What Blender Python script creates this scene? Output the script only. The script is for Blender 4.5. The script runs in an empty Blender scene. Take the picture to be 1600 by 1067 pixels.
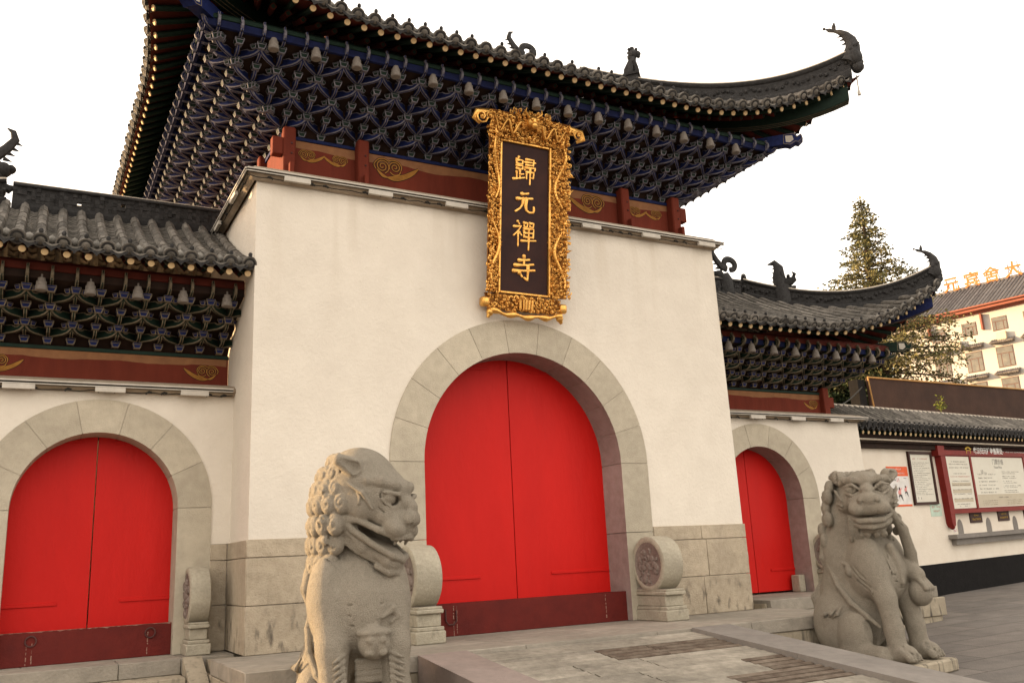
import bpy, math, random
import numpy as np
from mathutils import Vector, Matrix
R = math.radians
sc = bpy.context.scene
COL = sc.collection
# ------------------------------------------------------------------ camera
YAW, PITCH, ROLL = 0.5021, 0.2402, -0.0495
cam = bpy.data.cameras.new('camera')
cam_o = bpy.data.objects.new('camera', cam); COL.objects.link(cam_o)
_f = Vector((math.sin(YAW)*math.cos(PITCH), math.cos(YAW)*math.cos(PITCH), math.sin(PITCH)))
_r0 = Vector((math.cos(YAW), -math.sin(YAW), 0)); _u0 = _r0.cross(_f)
_r = math.cos(ROLL)*_r0 + math.sin(ROLL)*_u0
_u = -math.sin(ROLL)*_r0 + math.cos(ROLL)*_u0
cam_o.matrix_world = Matrix(((_r.x, _u.x, -_f.x, -5.3628), (_r.y, _u.y, -_f.y, -9.5162), (_r.z, _u.z, -_f.z, 0.8), (0, 0, 0, 1)))
cam.sensor_width = 36; cam.lens = 1391.15/1600*36
cam.clip_start = 0.05; cam.clip_end = 2000
sc.camera = cam_o
# ------------------------------------------------------------------ world, sun, exposure
SUN_EL, SUN_AZ = 10.5, -52.0     # azimuth measured from +Y towards +X
w = bpy.data.worlds.new("World"); sc.world = w; w.use_nodes = True
nt = w.node_tree; nt.nodes.clear()
sky = nt.nodes.new('ShaderNodeTexSky'); sky.sky_type = 'NISHITA'; sky.sun_disc = False
sky.sun_elevation = R(SUN_EL); sky.sun_rotation = R(SUN_AZ)
sky.air_density = 1.0; sky.dust_density = 4.0; sky.ozone_density = 1.0
mx = nt.nodes.new('ShaderNodeMix'); mx.data_type = 'RGBA'; mx.blend_type = 'MULTIPLY'
mx.inputs[0].default_value = 1.0; mx.inputs[7].default_value = (1.16, 0.95, 0.80, 1)
bg = nt.nodes.new('ShaderNodeBackground'); bg.inputs[1].default_value = 0.15
wo = nt.nodes.new('ShaderNodeOutputWorld')
hz = nt.nodes.new('ShaderNodeMix'); hz.data_type = 'RGBA'; hz.inputs[0].default_value = .62
hz.inputs[7].default_value = (7.5, 6.7, 5.8, 1)      # bright even layer of thin cloud
nt.links.new(sky.outputs[0], mx.inputs[6]); nt.links.new(mx.outputs[2], hz.inputs[6]); nt.links.new(hz.outputs[2], bg.inputs[0]); nt.links.new(bg.outputs[0], wo.inputs[0])
sl = bpy.data.lights.new('sun', 'SUN'); sl.energy = 4.2; sl.angle = R(0.6); sl.color = (1.0, 0.68, 0.36)
so = bpy.data.objects.new('sun', sl); COL.objects.link(so)
_sd = Vector((math.sin(R(SUN_AZ))*math.cos(R(SUN_EL)), math.cos(R(SUN_AZ))*math.cos(R(SUN_EL)), math.sin(R(SUN_EL))))
so.rotation_euler = _sd.to_track_quat('Z', 'Y').to_euler(); so.location = _sd*50
sc.view_settings.view_transform = 'Standard'; sc.view_settings.look = 'None'
sc.view_settings.exposure = 1.55; sc.view_settings.gamma = 1.0
random.seed(7)
# ------------------------------------------------------------------ materials
def lin(c):
    return tuple(((x/255)/12.92 if x/255 <= .04045 else ((x/255+.055)/1.055)**2.4) for x in c)
def mat(name, base, var=None, nscale=6, rough=.8, bump=0, bscale=40, metal=0, island=0, streak=None, detail=6, spec=.10, coarse=0, stretch=None):
    """procedural principled material: base colour, noise variation towards var, bump; island = brightness jitter per separate piece"""
    m = bpy.data.materials.new(name); m.use_nodes = True
    n = m.node_tree; N = n.nodes; L = n.links
    b = N['Principled BSDF']
    b.inputs['Roughness'].default_value = rough; b.inputs['Metallic'].default_value = metal
    b.inputs['Specular IOR Level'].default_value = spec
    g = N.new('ShaderNodeNewGeometry')
    tc = N.new('ShaderNodeTexCoord')
    src = tc.outputs['Object']
    if stretch:
        mp = N.new('ShaderNodeMapping'); mp.inputs['Scale'].default_value = stretch
        L.new(src, mp.inputs[0]); ssrc = mp.outputs[0]
    else: ssrc = src
    col = None
    v = var if var else tuple(x*.8 for x in base)
    t = N.new('ShaderNodeTexNoise'); t.inputs['Scale'].default_value = nscale; t.inputs['Detail'].default_value = detail
    t.inputs['Roughness'].default_value = .62
    L.new(ssrc, t.inputs['Vector'])
    rp = N.new('ShaderNodeMapRange'); rp.inputs[1].default_value = .3; rp.inputs[2].default_value = .7
    L.new(t.outputs[0], rp.inputs[0])
    mixn = N.new('ShaderNodeMix'); mixn.data_type = 'RGBA'
    mixn.inputs[6].default_value = (*base, 1); mixn.inputs[7].default_value = (*v, 1)
    L.new(rp.outputs[0], mixn.inputs[0]); col = mixn.outputs[2]
    if coarse:
        t3 = N.new('ShaderNodeTexNoise'); t3.inputs['Scale'].default_value = nscale*.13; t3.inputs['Detail'].default_value = 3
        L.new(src, t3.inputs['Vector'])
        r3 = N.new('ShaderNodeMapRange'); r3.inputs[1].default_value = .3; r3.inputs[2].default_value = .7
        r3.inputs[3].default_value = 1-coarse; r3.inputs[4].default_value = 1+coarse*.6
        L.new(t3.outputs[0], r3.inputs[0])
        hs = N.new('ShaderNodeHueSaturation'); L.new(r3.outputs[0], hs.inputs['Value']); L.new(col, hs.inputs['Color']); col = hs.outputs[0]
    if island:
        r2 = N.new('ShaderNodeMapRange'); r2.inputs[3].default_value = 1-island; r2.inputs[4].default_value = 1+island
        L.new(g.outputs['Random Per Island'], r2.inputs[0])
        hs = N.new('ShaderNodeHueSaturation'); L.new(r2.outputs[0], hs.inputs['Value']); L.new(col, hs.inputs['Color']); col = hs.outputs[0]
    if streak:   # streak = (colour, scale vector, threshold, zmin, zmax): old run-down stains
        sc_, sv, th, z0, z1 = streak
        mp = N.new('ShaderNodeMapping'); mp.inputs['Scale'].default_value = sv
        L.new(src, mp.inputs[0])
        t4 = N.new('ShaderNodeTexNoise'); t4.inputs['Scale'].default_value = 1; t4.inputs['Detail'].default_value = 5
        L.new(mp.outputs[0], t4.inputs['Vector'])
        r4 = N.new('ShaderNodeMapRange'); r4.inputs[1].default_value = th; r4.inputs[2].default_value = th+.2
        L.new(t4.outputs[0], r4.inputs[0])
        sx = N.new('ShaderNodeSeparateXYZ'); L.new(g.outputs['Position'], sx.inputs[0])
        r5 = N.new('ShaderNodeMapRange'); r5.inputs[1].default_value = z0; r5.inputs[2].default_value = z1; r5.inputs[3].default_value = 1; r5.inputs[4].default_value = 0
        L.new(sx.outputs[2], r5.inputs[0])
        mm = N.new('ShaderNodeMath'); mm.operation = 'MULTIPLY'; L.new(r4.outputs[0], mm.inputs[0]); L.new(r5.outputs[0], mm.inputs[1])
        mi = N.new('ShaderNodeMix'); mi.data_type = 'RGBA'; L.new(mm.outputs[0], mi.inputs[0]); L.new(col, mi.inputs[6]); mi.inputs[7].default_value = (*sc_, 1)
        col = mi.outputs[2]
    L.new(col, b.inputs['Base Color'])
    if bump:
        t2 = N.new('ShaderNodeTexNoise'); t2.inputs['Scale'].default_value = bscale; t2.inputs['Detail'].default_value = 8
        t2.inputs['Roughness'].default_value = .65
        L.new(ssrc, t2.inputs['Vector'])
        bp = N.new('ShaderNodeBump'); bp.inputs['Strength'].default_value = min(1, bump); bp.inputs['Distance'].default_value = .02 if bump <= 1 else .02*bump
        L.new(t2.outputs[0], bp.inputs['Height']); L.new(bp.outputs[0], b.inputs['Normal'])
    return m
M = {}
M['plaster'] = mat('plaster', (.70, .645, .56), (.64, .585, .505), 3, .9, .45, 25, coarse=.06, detail=8, streak=((.60, .54, .455), (4.5, 4.5, .45), .50, 5.15, 3.2))
M['plaster_cap'] = mat('plaster_cap', (.40, .33, .25), (.30, .24, .18), 6, .9, .5, 30, coarse=.15)
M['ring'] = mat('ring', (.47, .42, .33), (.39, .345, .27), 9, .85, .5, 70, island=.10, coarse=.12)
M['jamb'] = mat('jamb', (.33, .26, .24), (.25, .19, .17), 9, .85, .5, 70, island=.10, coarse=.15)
M['dado'] = mat('dado', (.47, .40, .305), (.37, .31, .23), 14, .85, .8, 60, island=.10, coarse=.15,
                streak=((.10, .085, .07), (13, 13, 5.5), .545, .25, .60))
M['granite'] = mat('granite', (.41, .365, .295), (.26, .23, .185), 150, .9, 1.8, 95, island=0, coarse=.08, detail=3,
                streak=((.10, .09, .075), (9, 9, 6), .62, -.45, .05))
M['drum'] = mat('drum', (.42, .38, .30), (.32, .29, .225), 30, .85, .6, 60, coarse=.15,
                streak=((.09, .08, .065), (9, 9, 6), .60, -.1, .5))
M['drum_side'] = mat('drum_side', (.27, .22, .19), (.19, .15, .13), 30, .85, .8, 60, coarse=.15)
M['paving'] = mat('paving', (.33, .295, .245), (.24, .215, .18), 7, .85, .6, 35, island=.12, coarse=.2)
M['riser'] = mat('riser', (.38, .33, .25), (.28, .24, .18), 8, .88, .6, 45, island=.08,
                streak=((.05, .045, .04), (16, 16, 3), .54, -.3, .12))
M['kerb'] = mat('kerb', (.225, .205, .185), (.18, .165, .15), 10, .8, .3, 60, coarse=.15)
M['kerb_pink'] = mat('kerb_pink', (.29, .235, .21), (.23, .19, .17), 10, .8, .3, 60, coarse=.15)
M['ramp'] = mat('ramp', (.33, .30, .25), (.21, .19, .155), 12, .9, .8, 60, island=.14, coarse=.25)
M['ramp_worn'] = mat('ramp_worn', (.20, .165, .13), (.085, .06, .045), 7, .9, .8, 60, island=.12)
M['groove'] = mat('groove', (.055, .033, .024), (.03, .02, .016), 20, .95)
M['door'] = mat('door', (.54, .011, .008), (.47, .009, .007), 1.6, .5, .5, 4, spec=.15, detail=7, stretch=(1.3, 1, .4), coarse=.12)
M['threshold'] = mat('threshold', (.13, .018, .014), (.09, .014, .012), 4, .55, .3, 12)
M['iron'] = mat('iron', (.10, .04, .035), (.06, .03, .03), 10, .6)
M['red_wood'] = mat('red_wood', (.155, .030, .017), (.11, .022, .013), 5, .75, .3, 15, stretch=(1, 1, .2))
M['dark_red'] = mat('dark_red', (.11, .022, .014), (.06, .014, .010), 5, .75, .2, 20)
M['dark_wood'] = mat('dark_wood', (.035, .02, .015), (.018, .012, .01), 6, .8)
M['tile'] = mat('tile', (.185, .168, .145), (.075, .069, .062), 14, .8, .6, 40, island=.35, coarse=.3)
M['tile_dark'] = mat('tile_dark', (.045, .044, .044), (.025, .024, .024), 20, .75, .6, 50, island=.3)
M['cap'] = mat('cap', (.26, .245, .22), (.15, .14, .125), 20, .8, .4, 50, island=.25)
M['wear'] = mat('wear', (.34, .22, .17), (.2, .08, .06), 30, .9)
M['mortar'] = mat('mortar', (.50, .44, .36), (.36, .31, .25), 12, .9, .5, 30)
M['cream'] = mat('cream', (.62, .47, .27), (.48, .34, .18), 14, .65, 0, island=.12)
M['blue'] = mat('blue', (.013, .022, .095), (.008, .012, .05), 18, .6, island=.3)
M['green'] = mat('green', (.011, .026, .018), (.008, .016, .012), 18, .6, island=.3)
M['line'] = mat('line', (.185, .175, .20), (.10, .095, .12), 24, .6, island=.3)
M['line_gold'] = mat('line_gold', (.19, .155, .11), (.11, .09, .06), 24, .6, island=.3)
M['tan'] = mat('tan', (.27, .13, .06), (.20, .09, .045), 8, .7)
M['gold_paint'] = mat('gold_paint', (.34, .16, .03), (.26, .11, .02), 12, .5)
M['black_paint'] = mat('black_paint', (.012, .010, .010), None, 12, .6)
M['gold'] = mat('gold', (.84, .50, .14), (.62, .29, .06), 22, .30, .25, 60, metal=.85, spec=.5)
M['gold_deep'] = mat('gold_deep', (.30, .12, .025), (.15, .06, .015), 22, .45, .3, 60, metal=.6)
M['panel'] = mat('panel', (.048, .020, .016), (.024, .012, .013), 3, .55, .1, 20, coarse=.3, spec=.12)
M['alu'] = mat('alu', (.55, .51, .45), (.42, .39, .34), 10, .5)
M['cable'] = mat('cable', (.03, .028, .025), None, 10, .7)
M['lamp'] = mat('lamp', (.22, .195, .17), (.15, .13, .115), 25, .4)
M['blue_dark'] = mat('blue_dark', (.010, .015, .060), (.006, .008, .03), 10, .7)
M['ground'] = mat('ground', (.175, .158, .143), (.13, .118, .108), 3, .85, .5, 30, coarse=.2)
M['flag'] = mat('flag', (.33, .29, .24), (.26, .23, .19), 6, .85, .4, 30)
M['black_dado'] = mat('black_dado', (.007, .0065, .0065), (.011, .010, .010), 8, .9, .3, 30)
M['white_wall'] = mat('white_wall', (.70, .64, .55), (.64, .57, .48), 3, .9, .3, 25, coarse=.06)
M['paper'] = mat('paper', (.62, .60, .52), (.58, .55, .47), 5, .6)
M['paper_tan'] = mat('paper_tan', (.46, .41, .32), (.42, .37, .28), 5, .6)
M['board_red'] = mat('board_red', (.20, .022, .018), (.15, .016, .013), 6, .5)
M['frame_brown'] = mat('frame_brown', (.045, .018, .014), None, 6, .5)
M['ink'] = mat('ink', (.09, .085, .085), None, 6, .6)
M['ink_red'] = mat('ink_red', (.45, .08, .06), None, 6, .6)
M['orange'] = mat('orange', (.72, .13, .05), None, 6, .6)
M['pink'] = mat('pink', (.70, .30, .28), None, 6, .6)
M['white'] = mat('white', (.72, .70, .67), None, 6, .6)
M['mint'] = mat('mint', (.50, .62, .52), None, 6, .6)
M['yellow'] = mat('yellow', (.60, .38, .05), None, 6, .5)
M['glass'] = mat('glass', (.15, .145, .125), (.09, .09, .085), 2, .2, spec=.4)
M['window_frame'] = mat('window_frame', (.12, .07, .06), None, 6, .6)
M['hotel_wall'] = mat('hotel_wall', (.44, .42, .385), (.40, .38, .35), .3, .9)
M['hotel_tile'] = mat('hotel_tile', (.19, .17, .155), (.12, .105, .10), 1, .85, island=.2)
M['eave_red'] = mat('eave_red', (.27, .10, .07), (.22, .08, .055), 1, .7)
M['sign_orange'] = mat('sign_orange', (.42, .15, .05), None, 1, .5)
M['shed'] = mat('shed', (.055, .03, .022), (.035, .02, .016), 2, .8, .3, 12)
M['shed_edge'] = mat('shed_edge', (.45, .26, .10), None, 2, .8)
M['bark'] = mat('bark', (.075, .055, .04), (.045, .033, .025), 20, .9, .6, 30)
M['leaf_gold'] = mat('leaf_gold', (.16, .135, .06), (.085, .09, .04), .8, .7, island=.45)
M['leaf_green'] = mat('leaf_green', (.040, .055, .024), (.022, .034, .016), .8, .7, island=.5)
M['leaf_lime'] = mat('leaf_lime', (.14, .16, .03), None, .8, .7, island=.3)
def add_joints(m, w_, h_, mort, dark=.75, rotz=0.):
    """lay slab joints and per-slab tone into a material"""
    n = m.node_tree; N = n.nodes; L = n.links; b = N['Principled BSDF']; src = b.inputs['Base Color'].links[0].from_socket
    g = N.new('ShaderNodeNewGeometry'); mp = N.new('ShaderNodeMapping'); mp.inputs['Rotation'].default_value = (0,0,rotz); L.new(g.outputs['Position'], mp.inputs[0])
    br = N.new('ShaderNodeTexBrick'); br.inputs['Scale'].default_value = 1; br.inputs['Brick Width'].default_value = w_; br.inputs['Row Height'].default_value = h_
    br.inputs['Mortar Size'].default_value = mort; br.inputs['Color1'].default_value = (1.12,1.1,1.08,1); br.inputs['Color2'].default_value = (dark,dark,dark,1); br.inputs['Mortar'].default_value = (.66,.64,.62,1)
    L.new(mp.outputs[0], br.inputs[0]); mi = N.new('ShaderNodeMix'); mi.data_type = 'RGBA'; mi.blend_type = 'MULTIPLY'; mi.inputs[0].default_value = 1
    L.new(src, mi.inputs[6]); L.new(br.outputs[0], mi.inputs[7]); L.new(mi.outputs[2], b.inputs['Base Color'])
add_joints(M['ground'], 1.2, .6, .012, .92, .16)
# ------------------------------------------------------------------ mesh builder
class MB:
    def __init__(s): s.v = []; s.f = []; s.m = []; s.mi = 0; s.X = Matrix.Identity(4)
    def add(s, vs, fs, mi=None):
        o = len(s.v); X = s.X
        for p in vs: s.v.append(tuple(X @ Vector(p)))
        k = s.mi if mi is None else mi
        for f in fs: s.f.append(tuple(i+o for i in f)); s.m.append(k)
    def box(s, x0, x1, y0, y1, z0, z1, mi=None):
        s.add([(x0,y0,z0),(x1,y0,z0),(x1,y1,z0),(x0,y1,z0),(x0,y0,z1),(x1,y0,z1),(x1,y1,z1),(x0,y1,z1)],
              [(0,3,2,1),(4,5,6,7),(0,1,5,4),(1,2,6,5),(2,3,7,6),(3,0,4,7)], mi)
    def bevbox(s, x0, x1, y0, y1, z0, z1, b=.01, mi=None):
        c = Vector(((x0+x1)/2, (y0+y1)/2, (z0+z1)/2)); h = Vector(((x1-x0)/2, (y1-y0)/2, (z1-z0)/2))
        b = min(b, h.x*.45, h.y*.45, h.z*.45)
        vs = []; idx = {}
        for sx in (-1,1):
            for sy in (-1,1):
                for sz in (-1,1):
                    for a in range(3):
                        d = [h.x-b, h.y-b, h.z-b]; d[a] = (h.x, h.y, h.z)[a]
                        idx[(sx,sy,sz,a)] = len(vs); vs.append((c.x+sx*d[0], c.y+sy*d[1], c.z+sz*d[2]))
        F = []
        def q(l, nrm):
            p = [Vector(vs[i]) for i in l]
            n = (p[1]-p[0]).cross(p[2]-p[0])
            F.append(tuple(l) if n.dot(nrm) > 0 else tuple(reversed(l)))
        for a in range(3):
            for sg in (-1,1):
                o = [i for i in range(3) if i != a]; l = []
                for (p1,p2) in ((-1,-1),(1,-1),(1,1),(-1,1)):
                    k = [0,0,0]; k[a] = sg; k[o[0]] = p1; k[o[1]] = p2; l.append(idx[(*k,a)])
                n = [0,0,0]; n[a] = sg; q(l, Vector(n))
        for a in range(3):
            o = [i for i in range(3) if i != a]
            for p1 in (-1,1):
                for p2 in (-1,1):
                    k0 = [0,0,0]; k1 = [0,0,0]; k0[a] = -1; k1[a] = 1
                    for k in (k0,k1): k[o[0]] = p1; k[o[1]] = p2
                    n = [0,0,0]; n[o[0]] = p1; n[o[1]] = p2
                    q([idx[(*k0,o[0])], idx[(*k1,o[0])], idx[(*k1,o[1])], idx[(*k0,o[1])]], Vector(n))
        for sx in (-1,1):
            for sy in (-1,1):
                for sz in (-1,1):
                    q([idx[(sx,sy,sz,a)] for a in range(3)], Vector((sx,sy,sz)))
        s.add(vs, F, mi)
    def hexa(s, P, mi=None):   # 8 points as box order
        s.add(P, [(0,3,2,1),(4,5,6,7),(0,1,5,4),(1,2,6,5),(2,3,7,6),(3,0,4,7)], mi)
    def prism(s, poly, fn, a, b, mi=None, caps=True):
        """poly: 2D points; fn(u, v, t) -> 3D; extrude t from a to b"""
        n = len(poly)
        vs = [fn(u, v, a) for u, v in poly] + [fn(u, v, b) for u, v in poly]
        fs = [(i, (i+1) % n, n+(i+1) % n, n+i) for i in range(n)]
        if caps: fs += [tuple(range(n-1, -1, -1)), tuple(range(n, 2*n))]
        s.add(vs, fs, mi)
    def tube(s, pts, rad, n=8, mi=None, cap=True, flat=1.0, up=None):
        pts = [Vector(p) for p in pts]
        if not hasattr(rad, '__len__'): rad = [rad]*len(pts)
        vs = []; fs = []
        u = None
        for i, p in enumerate(pts):
            t = (pts[min(i+1, len(pts)-1)] - pts[max(i-1, 0)])
            t = t.normalized() if t.length > 1e-9 else Vector((0,0,1))
            if up is not None: a = Vector(up)
            elif u is not None: a = u
            else: a = Vector((0,0,1)) if abs(t.z) < .9 else Vector((1,0,0))
            a = (a - t*a.dot(t)); a = a.normalized() if a.length > 1e-6 else t.orthogonal().normalized()
            u = a; b = t.cross(a)
            for k in range(n):
                an = 2*math.pi*k/n
                vs.append(p + a*(math.cos(an)*rad[i]*flat) + b*(math.sin(an)*rad[i]))
        for i in range(len(pts)-1):
            for k in range(n):
                fs.append((i*n+k, i*n+(k+1) % n, (i+1)*n+(k+1) % n, (i+1)*n+k))
        if cap: fs += [tuple(range(n-1,-1,-1)), tuple(range((len(pts)-1)*n, len(pts)*n))]
        s.add(vs, fs, mi)
    def sphere(s, c, r, nu=10, nv=6, mi=None, sc3=(1,1,1)):
        vs = []; fs = []
        for j in range(1, nv):
            for i in range(nu):
                th = math.pi*j/nv; ph = 2*math.pi*i/nu
                vs.append((c[0]+r*sc3[0]*math.sin(th)*math.cos(ph), c[1]+r*sc3[1]*math.sin(th)*math.sin(ph), c[2]+r*sc3[2]*math.cos(th)))
        for j in range(nv-2):
            for i in range(nu): fs.append((j*nu+i, (j+1)*nu+i, (j+1)*nu+(i+1) % nu, j*nu+(i+1) % nu))
        a = len(vs); vs.append((c[0], c[1], c[2]+r*sc3[2])); vs.append((c[0], c[1], c[2]-r*sc3[2]))
        for i in range(nu):
            fs.append((a, i, (i+1) % nu)); fs.append((a+1, (nv-2)*nu+(i+1) % nu, (nv-2)*nu+i))
        s.add(vs, fs, mi)
    def lathe(s, prof, n=14, mi=None, c=(0,0,0)):
        vs = []; fs = []
        for r, z in prof:
            for k in range(n): vs.append((c[0]+r*math.cos(2*math.pi*k/n), c[1]+r*math.sin(2*math.pi*k/n), c[2]+z))
        for i in range(len(prof)-1):
            for k in range(n): fs.append((i*n+k, i*n+(k+1) % n, (i+1)*n+(k+1) % n, (i+1)*n+k))
        fs += [tuple(range(n-1,-1,-1)), tuple(range((len(prof)-1)*n, len(prof)*n))]
        s.add(vs, fs, mi)
    def build(s, name, mats, parent=None, local=False, mirror=False, smooth=True, angle=38):
        if not isinstance(mats, (list, tuple)): mats = [mats]
        v = s.v
        if mirror: v = [(-a, b, c) for a, b, c in v]
        if parent is not None and not local:
            inv = pmat(parent).inverted(); v = [tuple(inv @ Vector(p)) for p in v]
        me = bpy.data.meshes.new(name)
        me.from_pydata(v, [], s.f if not mirror else [tuple(reversed(f)) for f in s.f])
        for m in mats: me.materials.append(M[m] if isinstance(m, str) else m)
        me.polygons.foreach_set('material_index', s.m)
        me.validate(); me.update()
        if smooth:
            me.polygons.foreach_set('use_smooth', [True]*len(me.polygons)); me.set_sharp_from_angle(angle=R(angle))
        o = bpy.data.objects.new(name, me); COL.objects.link(o)
        if parent is not None: o.parent = parent
        return o
def pmat(o):
    m = o.matrix_basis.copy()
    while o.parent: o = o.parent; m = o.matrix_basis @ m
    return m
def tag(o, label, cat=None, group=None):
    o['label'] = label
    if cat: o['category'] = cat
    if group: o['group'] = group
    return o
def thing(name, loc, label, cat, group=None, rot=(0,0,0)):
    o = bpy.data.objects.new(name, None); COL.objects.link(o); o.empty_display_size = .2
    o.location = loc; o.rotation_euler = rot
    return tag(o, label, cat, group)
def struct(o): o['kind'] = 'structure'; return o
def dup(o, parent=None, loc=None, rot=None, label=None):
    c = o.copy(); COL.objects.link(c); c.parent = parent
    if loc is not None: c.location = loc
    if rot is not None: c.rotation_euler = rot
    if label: c['label'] = label
    for ch in list(o.children): dup(ch, c)
    return c
# ================================================================== GEOMETRY CONSTANTS (metres)
W, ZT, ZD = 3.335, 5.11, 1.13           # central block half width, wall top, stone base top
RO, RI, ZS = 1.79, 1.371, 1.945         # main arch
XC, ZS2, RO2, RI2 = 4.71, 1.532, 1.17, .812
S, XE, ZW = .958, 7.04, 2.80            # wings: setback, right end, wall top
DOORY, DOORY2 = .43, 1.31
YB = 7.0                                # depth of the central block
def arc(cx, cz, r, a0=0, a1=180, n=24):
    return [(cx+r*math.cos(R(a0+(a1-a0)*i/n)), cz+r*math.sin(R(a0+(a1-a0)*i/n))) for i in range(n+1)]
# ------------------------------------------------------------------ ground, platform, ramp
def gz(x, y):
    z = -.62
    if x > 3.2: z += .055*(min(x, 10.2)-3.2)
    if x > 10.2: z += .02*(min(x, 20)-10.2)
    return z
mb = MB(); xs = [-600,-60,-20,-10,-6,-2,0,2,3.2,5,7,8.6,10.2,12,14,17,20,30,60,150,700]; ys = [-300,-40,-10,-4,0,3,6,10,20,50,120,700]
vs = [(x, y, gz(x, y)) for y in ys for x in xs]; n = len(xs)
mb.add(vs, [(j*n+i, j*n+i+1, (j+1)*n+i+1, (j+1)*n+i) for j in range(len(ys)-1) for i in range(n-1)])
struct(mb.build('ground', 'ground', smooth=False))
mb = MB()   # pale flagstones let into the forecourt on the right
random.seed(3)
for (x, y, a, bw, bl) in ((8.2,-3.0,10,.6,1.5),(8.9,-3.9,12,.6,1.6),(7.3,-2.35,8,.12,.5),(9.8,-4.6,5,.7,1.3),(9.9,-2.9,8,.5,1.2),(13.0,-1.5,8,.5,2.2),(12.4,-4.2,8,.6,2.0)):
    c, s_ = math.cos(R(a)), math.sin(R(a))
    P = [(x+c*u-s_*v, y+s_*u+c*v) for u, v in ((-bl/2,-bw/2),(bl/2,-bw/2),(bl/2,bw/2),(-bl/2,bw/2))]
    mb.add([(px, py, gz(px,py)+.004) for px, py in P]+[(px, py, gz(px,py)-.02) for px, py in P], [(0,1,2,3),(0,4,5,1),(1,5,6,2),(2,6,7,3),(3,7,4,0)])
struct(mb.build('paving_slabs', 'flag'))
def slab_row(mb, x0, x1, y0, y1, z0, z1, wd, mi=0, gap=.004, bev=.008):
    x = x0
    while x < x1-.02:
        w_ = wd*random.uniform(.8, 1.25); xe = x+w_
        if x1-xe < wd*.4: xe = x1
        mb.bevbox(x+gap/2, xe-gap/2, y0+gap/2, y1-gap/2, z0, z1, bev, mi); x = xe
mb = MB(); random.seed(11)
# central platform: core, top slabs, front risers
mb.box(-3.64, 3.64, -1.51, 7.4, -.75, -.03, 1)
mb.box(-8.6, -3.64, .50, 4.0, -.75, -.03, 1); mb.box(3.64, 7.0, .06, 4.2, -.75, .05, 1)
for (ya, yb) in ((-1.55,-.98),(-.98,-.42),(-.42,.02)): slab_row(mb, -3.67, 3.67, ya, yb, -.145, 0, 1.3)
slab_row(mb, -1.36, 1.36, .02, .6, -.1, 0, 1.2)
slab_row(mb, -3.67, 3.45, -1.53, -1.40, -.40, -.149, 1.0, 1); slab_row(mb, -3.67, 3.5, -1.55, -1.40, -.66, -.404, 1.1, 1)
for xx in (-3.67, 3.55):
    for z0, z1 in ((-.40,-.149),(-.66,-.404)):
        y = -1.40
        while y < .9: mb.bevbox(xx, xx+.12, y+.002, min(y+.9,.95)-.002, z0, z1, .008, 1); y += .9
struct(mb.build('platform', ['paving', 'riser']))
mb = MB()   # left wing landing and steps
slab_row(mb, -8.7, -3.88, .42, .95, -.15, 0, 1.4); slab_row(mb, -8.7, -3.7, .95, 1.5, -.15, 0, 1.4)
slab_row(mb, -3.88, -3.36, .42, .95, -.15, 0, .6)
slab_row(mb, -8.7, -3.88, .08, .46, -.30, -.152, 1.4, 1); slab_row(mb, -8.7, -3.88, -.26, .12, -.45, -.302, 1.4, 1); slab_row(mb, -8.7, -3.88, -.6, -.22, -.60, -.452, 1.4, 1)
mb.hexa([(-3.87,-.75,-.62),(-3.685,-.75,-.62),(-3.685,.415,-.62),(-3.87,.415,-.62),(-3.87,-.75,-.52),(-3.685,-.75,-.52),(-3.685,.415,.012),(-3.87,.415,.012)], 1)
struct(mb.build('side_steps', ['paving', 'riser']))
mb = MB()   # right wing landing (two courses) and the slab under its door
slab_row(mb, 3.67, 7.12, -.02, .45, -.06, .10, 1.1, 0); slab_row(mb, 3.45, 7.12, .45, .95, -.06, .10, 1.1, 0); slab_row(mb, 3.9, 5.6, .95, 1.6, -.06, .10, 1.1, 0)
slab_row(mb, 3.66, 7.16, -.10, .10, -.33, -.064, .9, 1); slab_row(mb, 3.66, 7.10, -.06, .10, -.62, -.334, .9, 1)
mb.box(7.0, 7.12, .45, 3.2, -.5, .096, 1)
struct(mb.build('landing_steps', ['paving', 'riser']))
def rz(y): return -.112*(-1.55-y)
mb = MB(); random.seed(5)
XL, XR = -1.64, 1.04
zz = lambda yy: rz(yy)-.035
def ramp_slab(x, xe, y, d, top=-.012, mi=0):
    mb.hexa([(x,y-d+.003,zz(y-d)-.2),(xe-.005,y-d+.003,zz(y-d)-.2),(xe-.005,y,zz(y)-.2),(x,y,zz(y)-.2),
             (x,y-d+.003,zz(y-d)+top),(xe-.005,y-d+.003,zz(y-d)+top),(xe-.005,y,zz(y)+top),(x,y,zz(y)+top)], mi)
x = XL+.002
while x < XR-.01:      # smooth head slabs
    xe = min(x+random.uniform(.7, 1.1), XR-.002); ramp_slab(x, xe, -1.56, .36, .0); x = xe
y = -1.925; PI_ = .116
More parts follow.
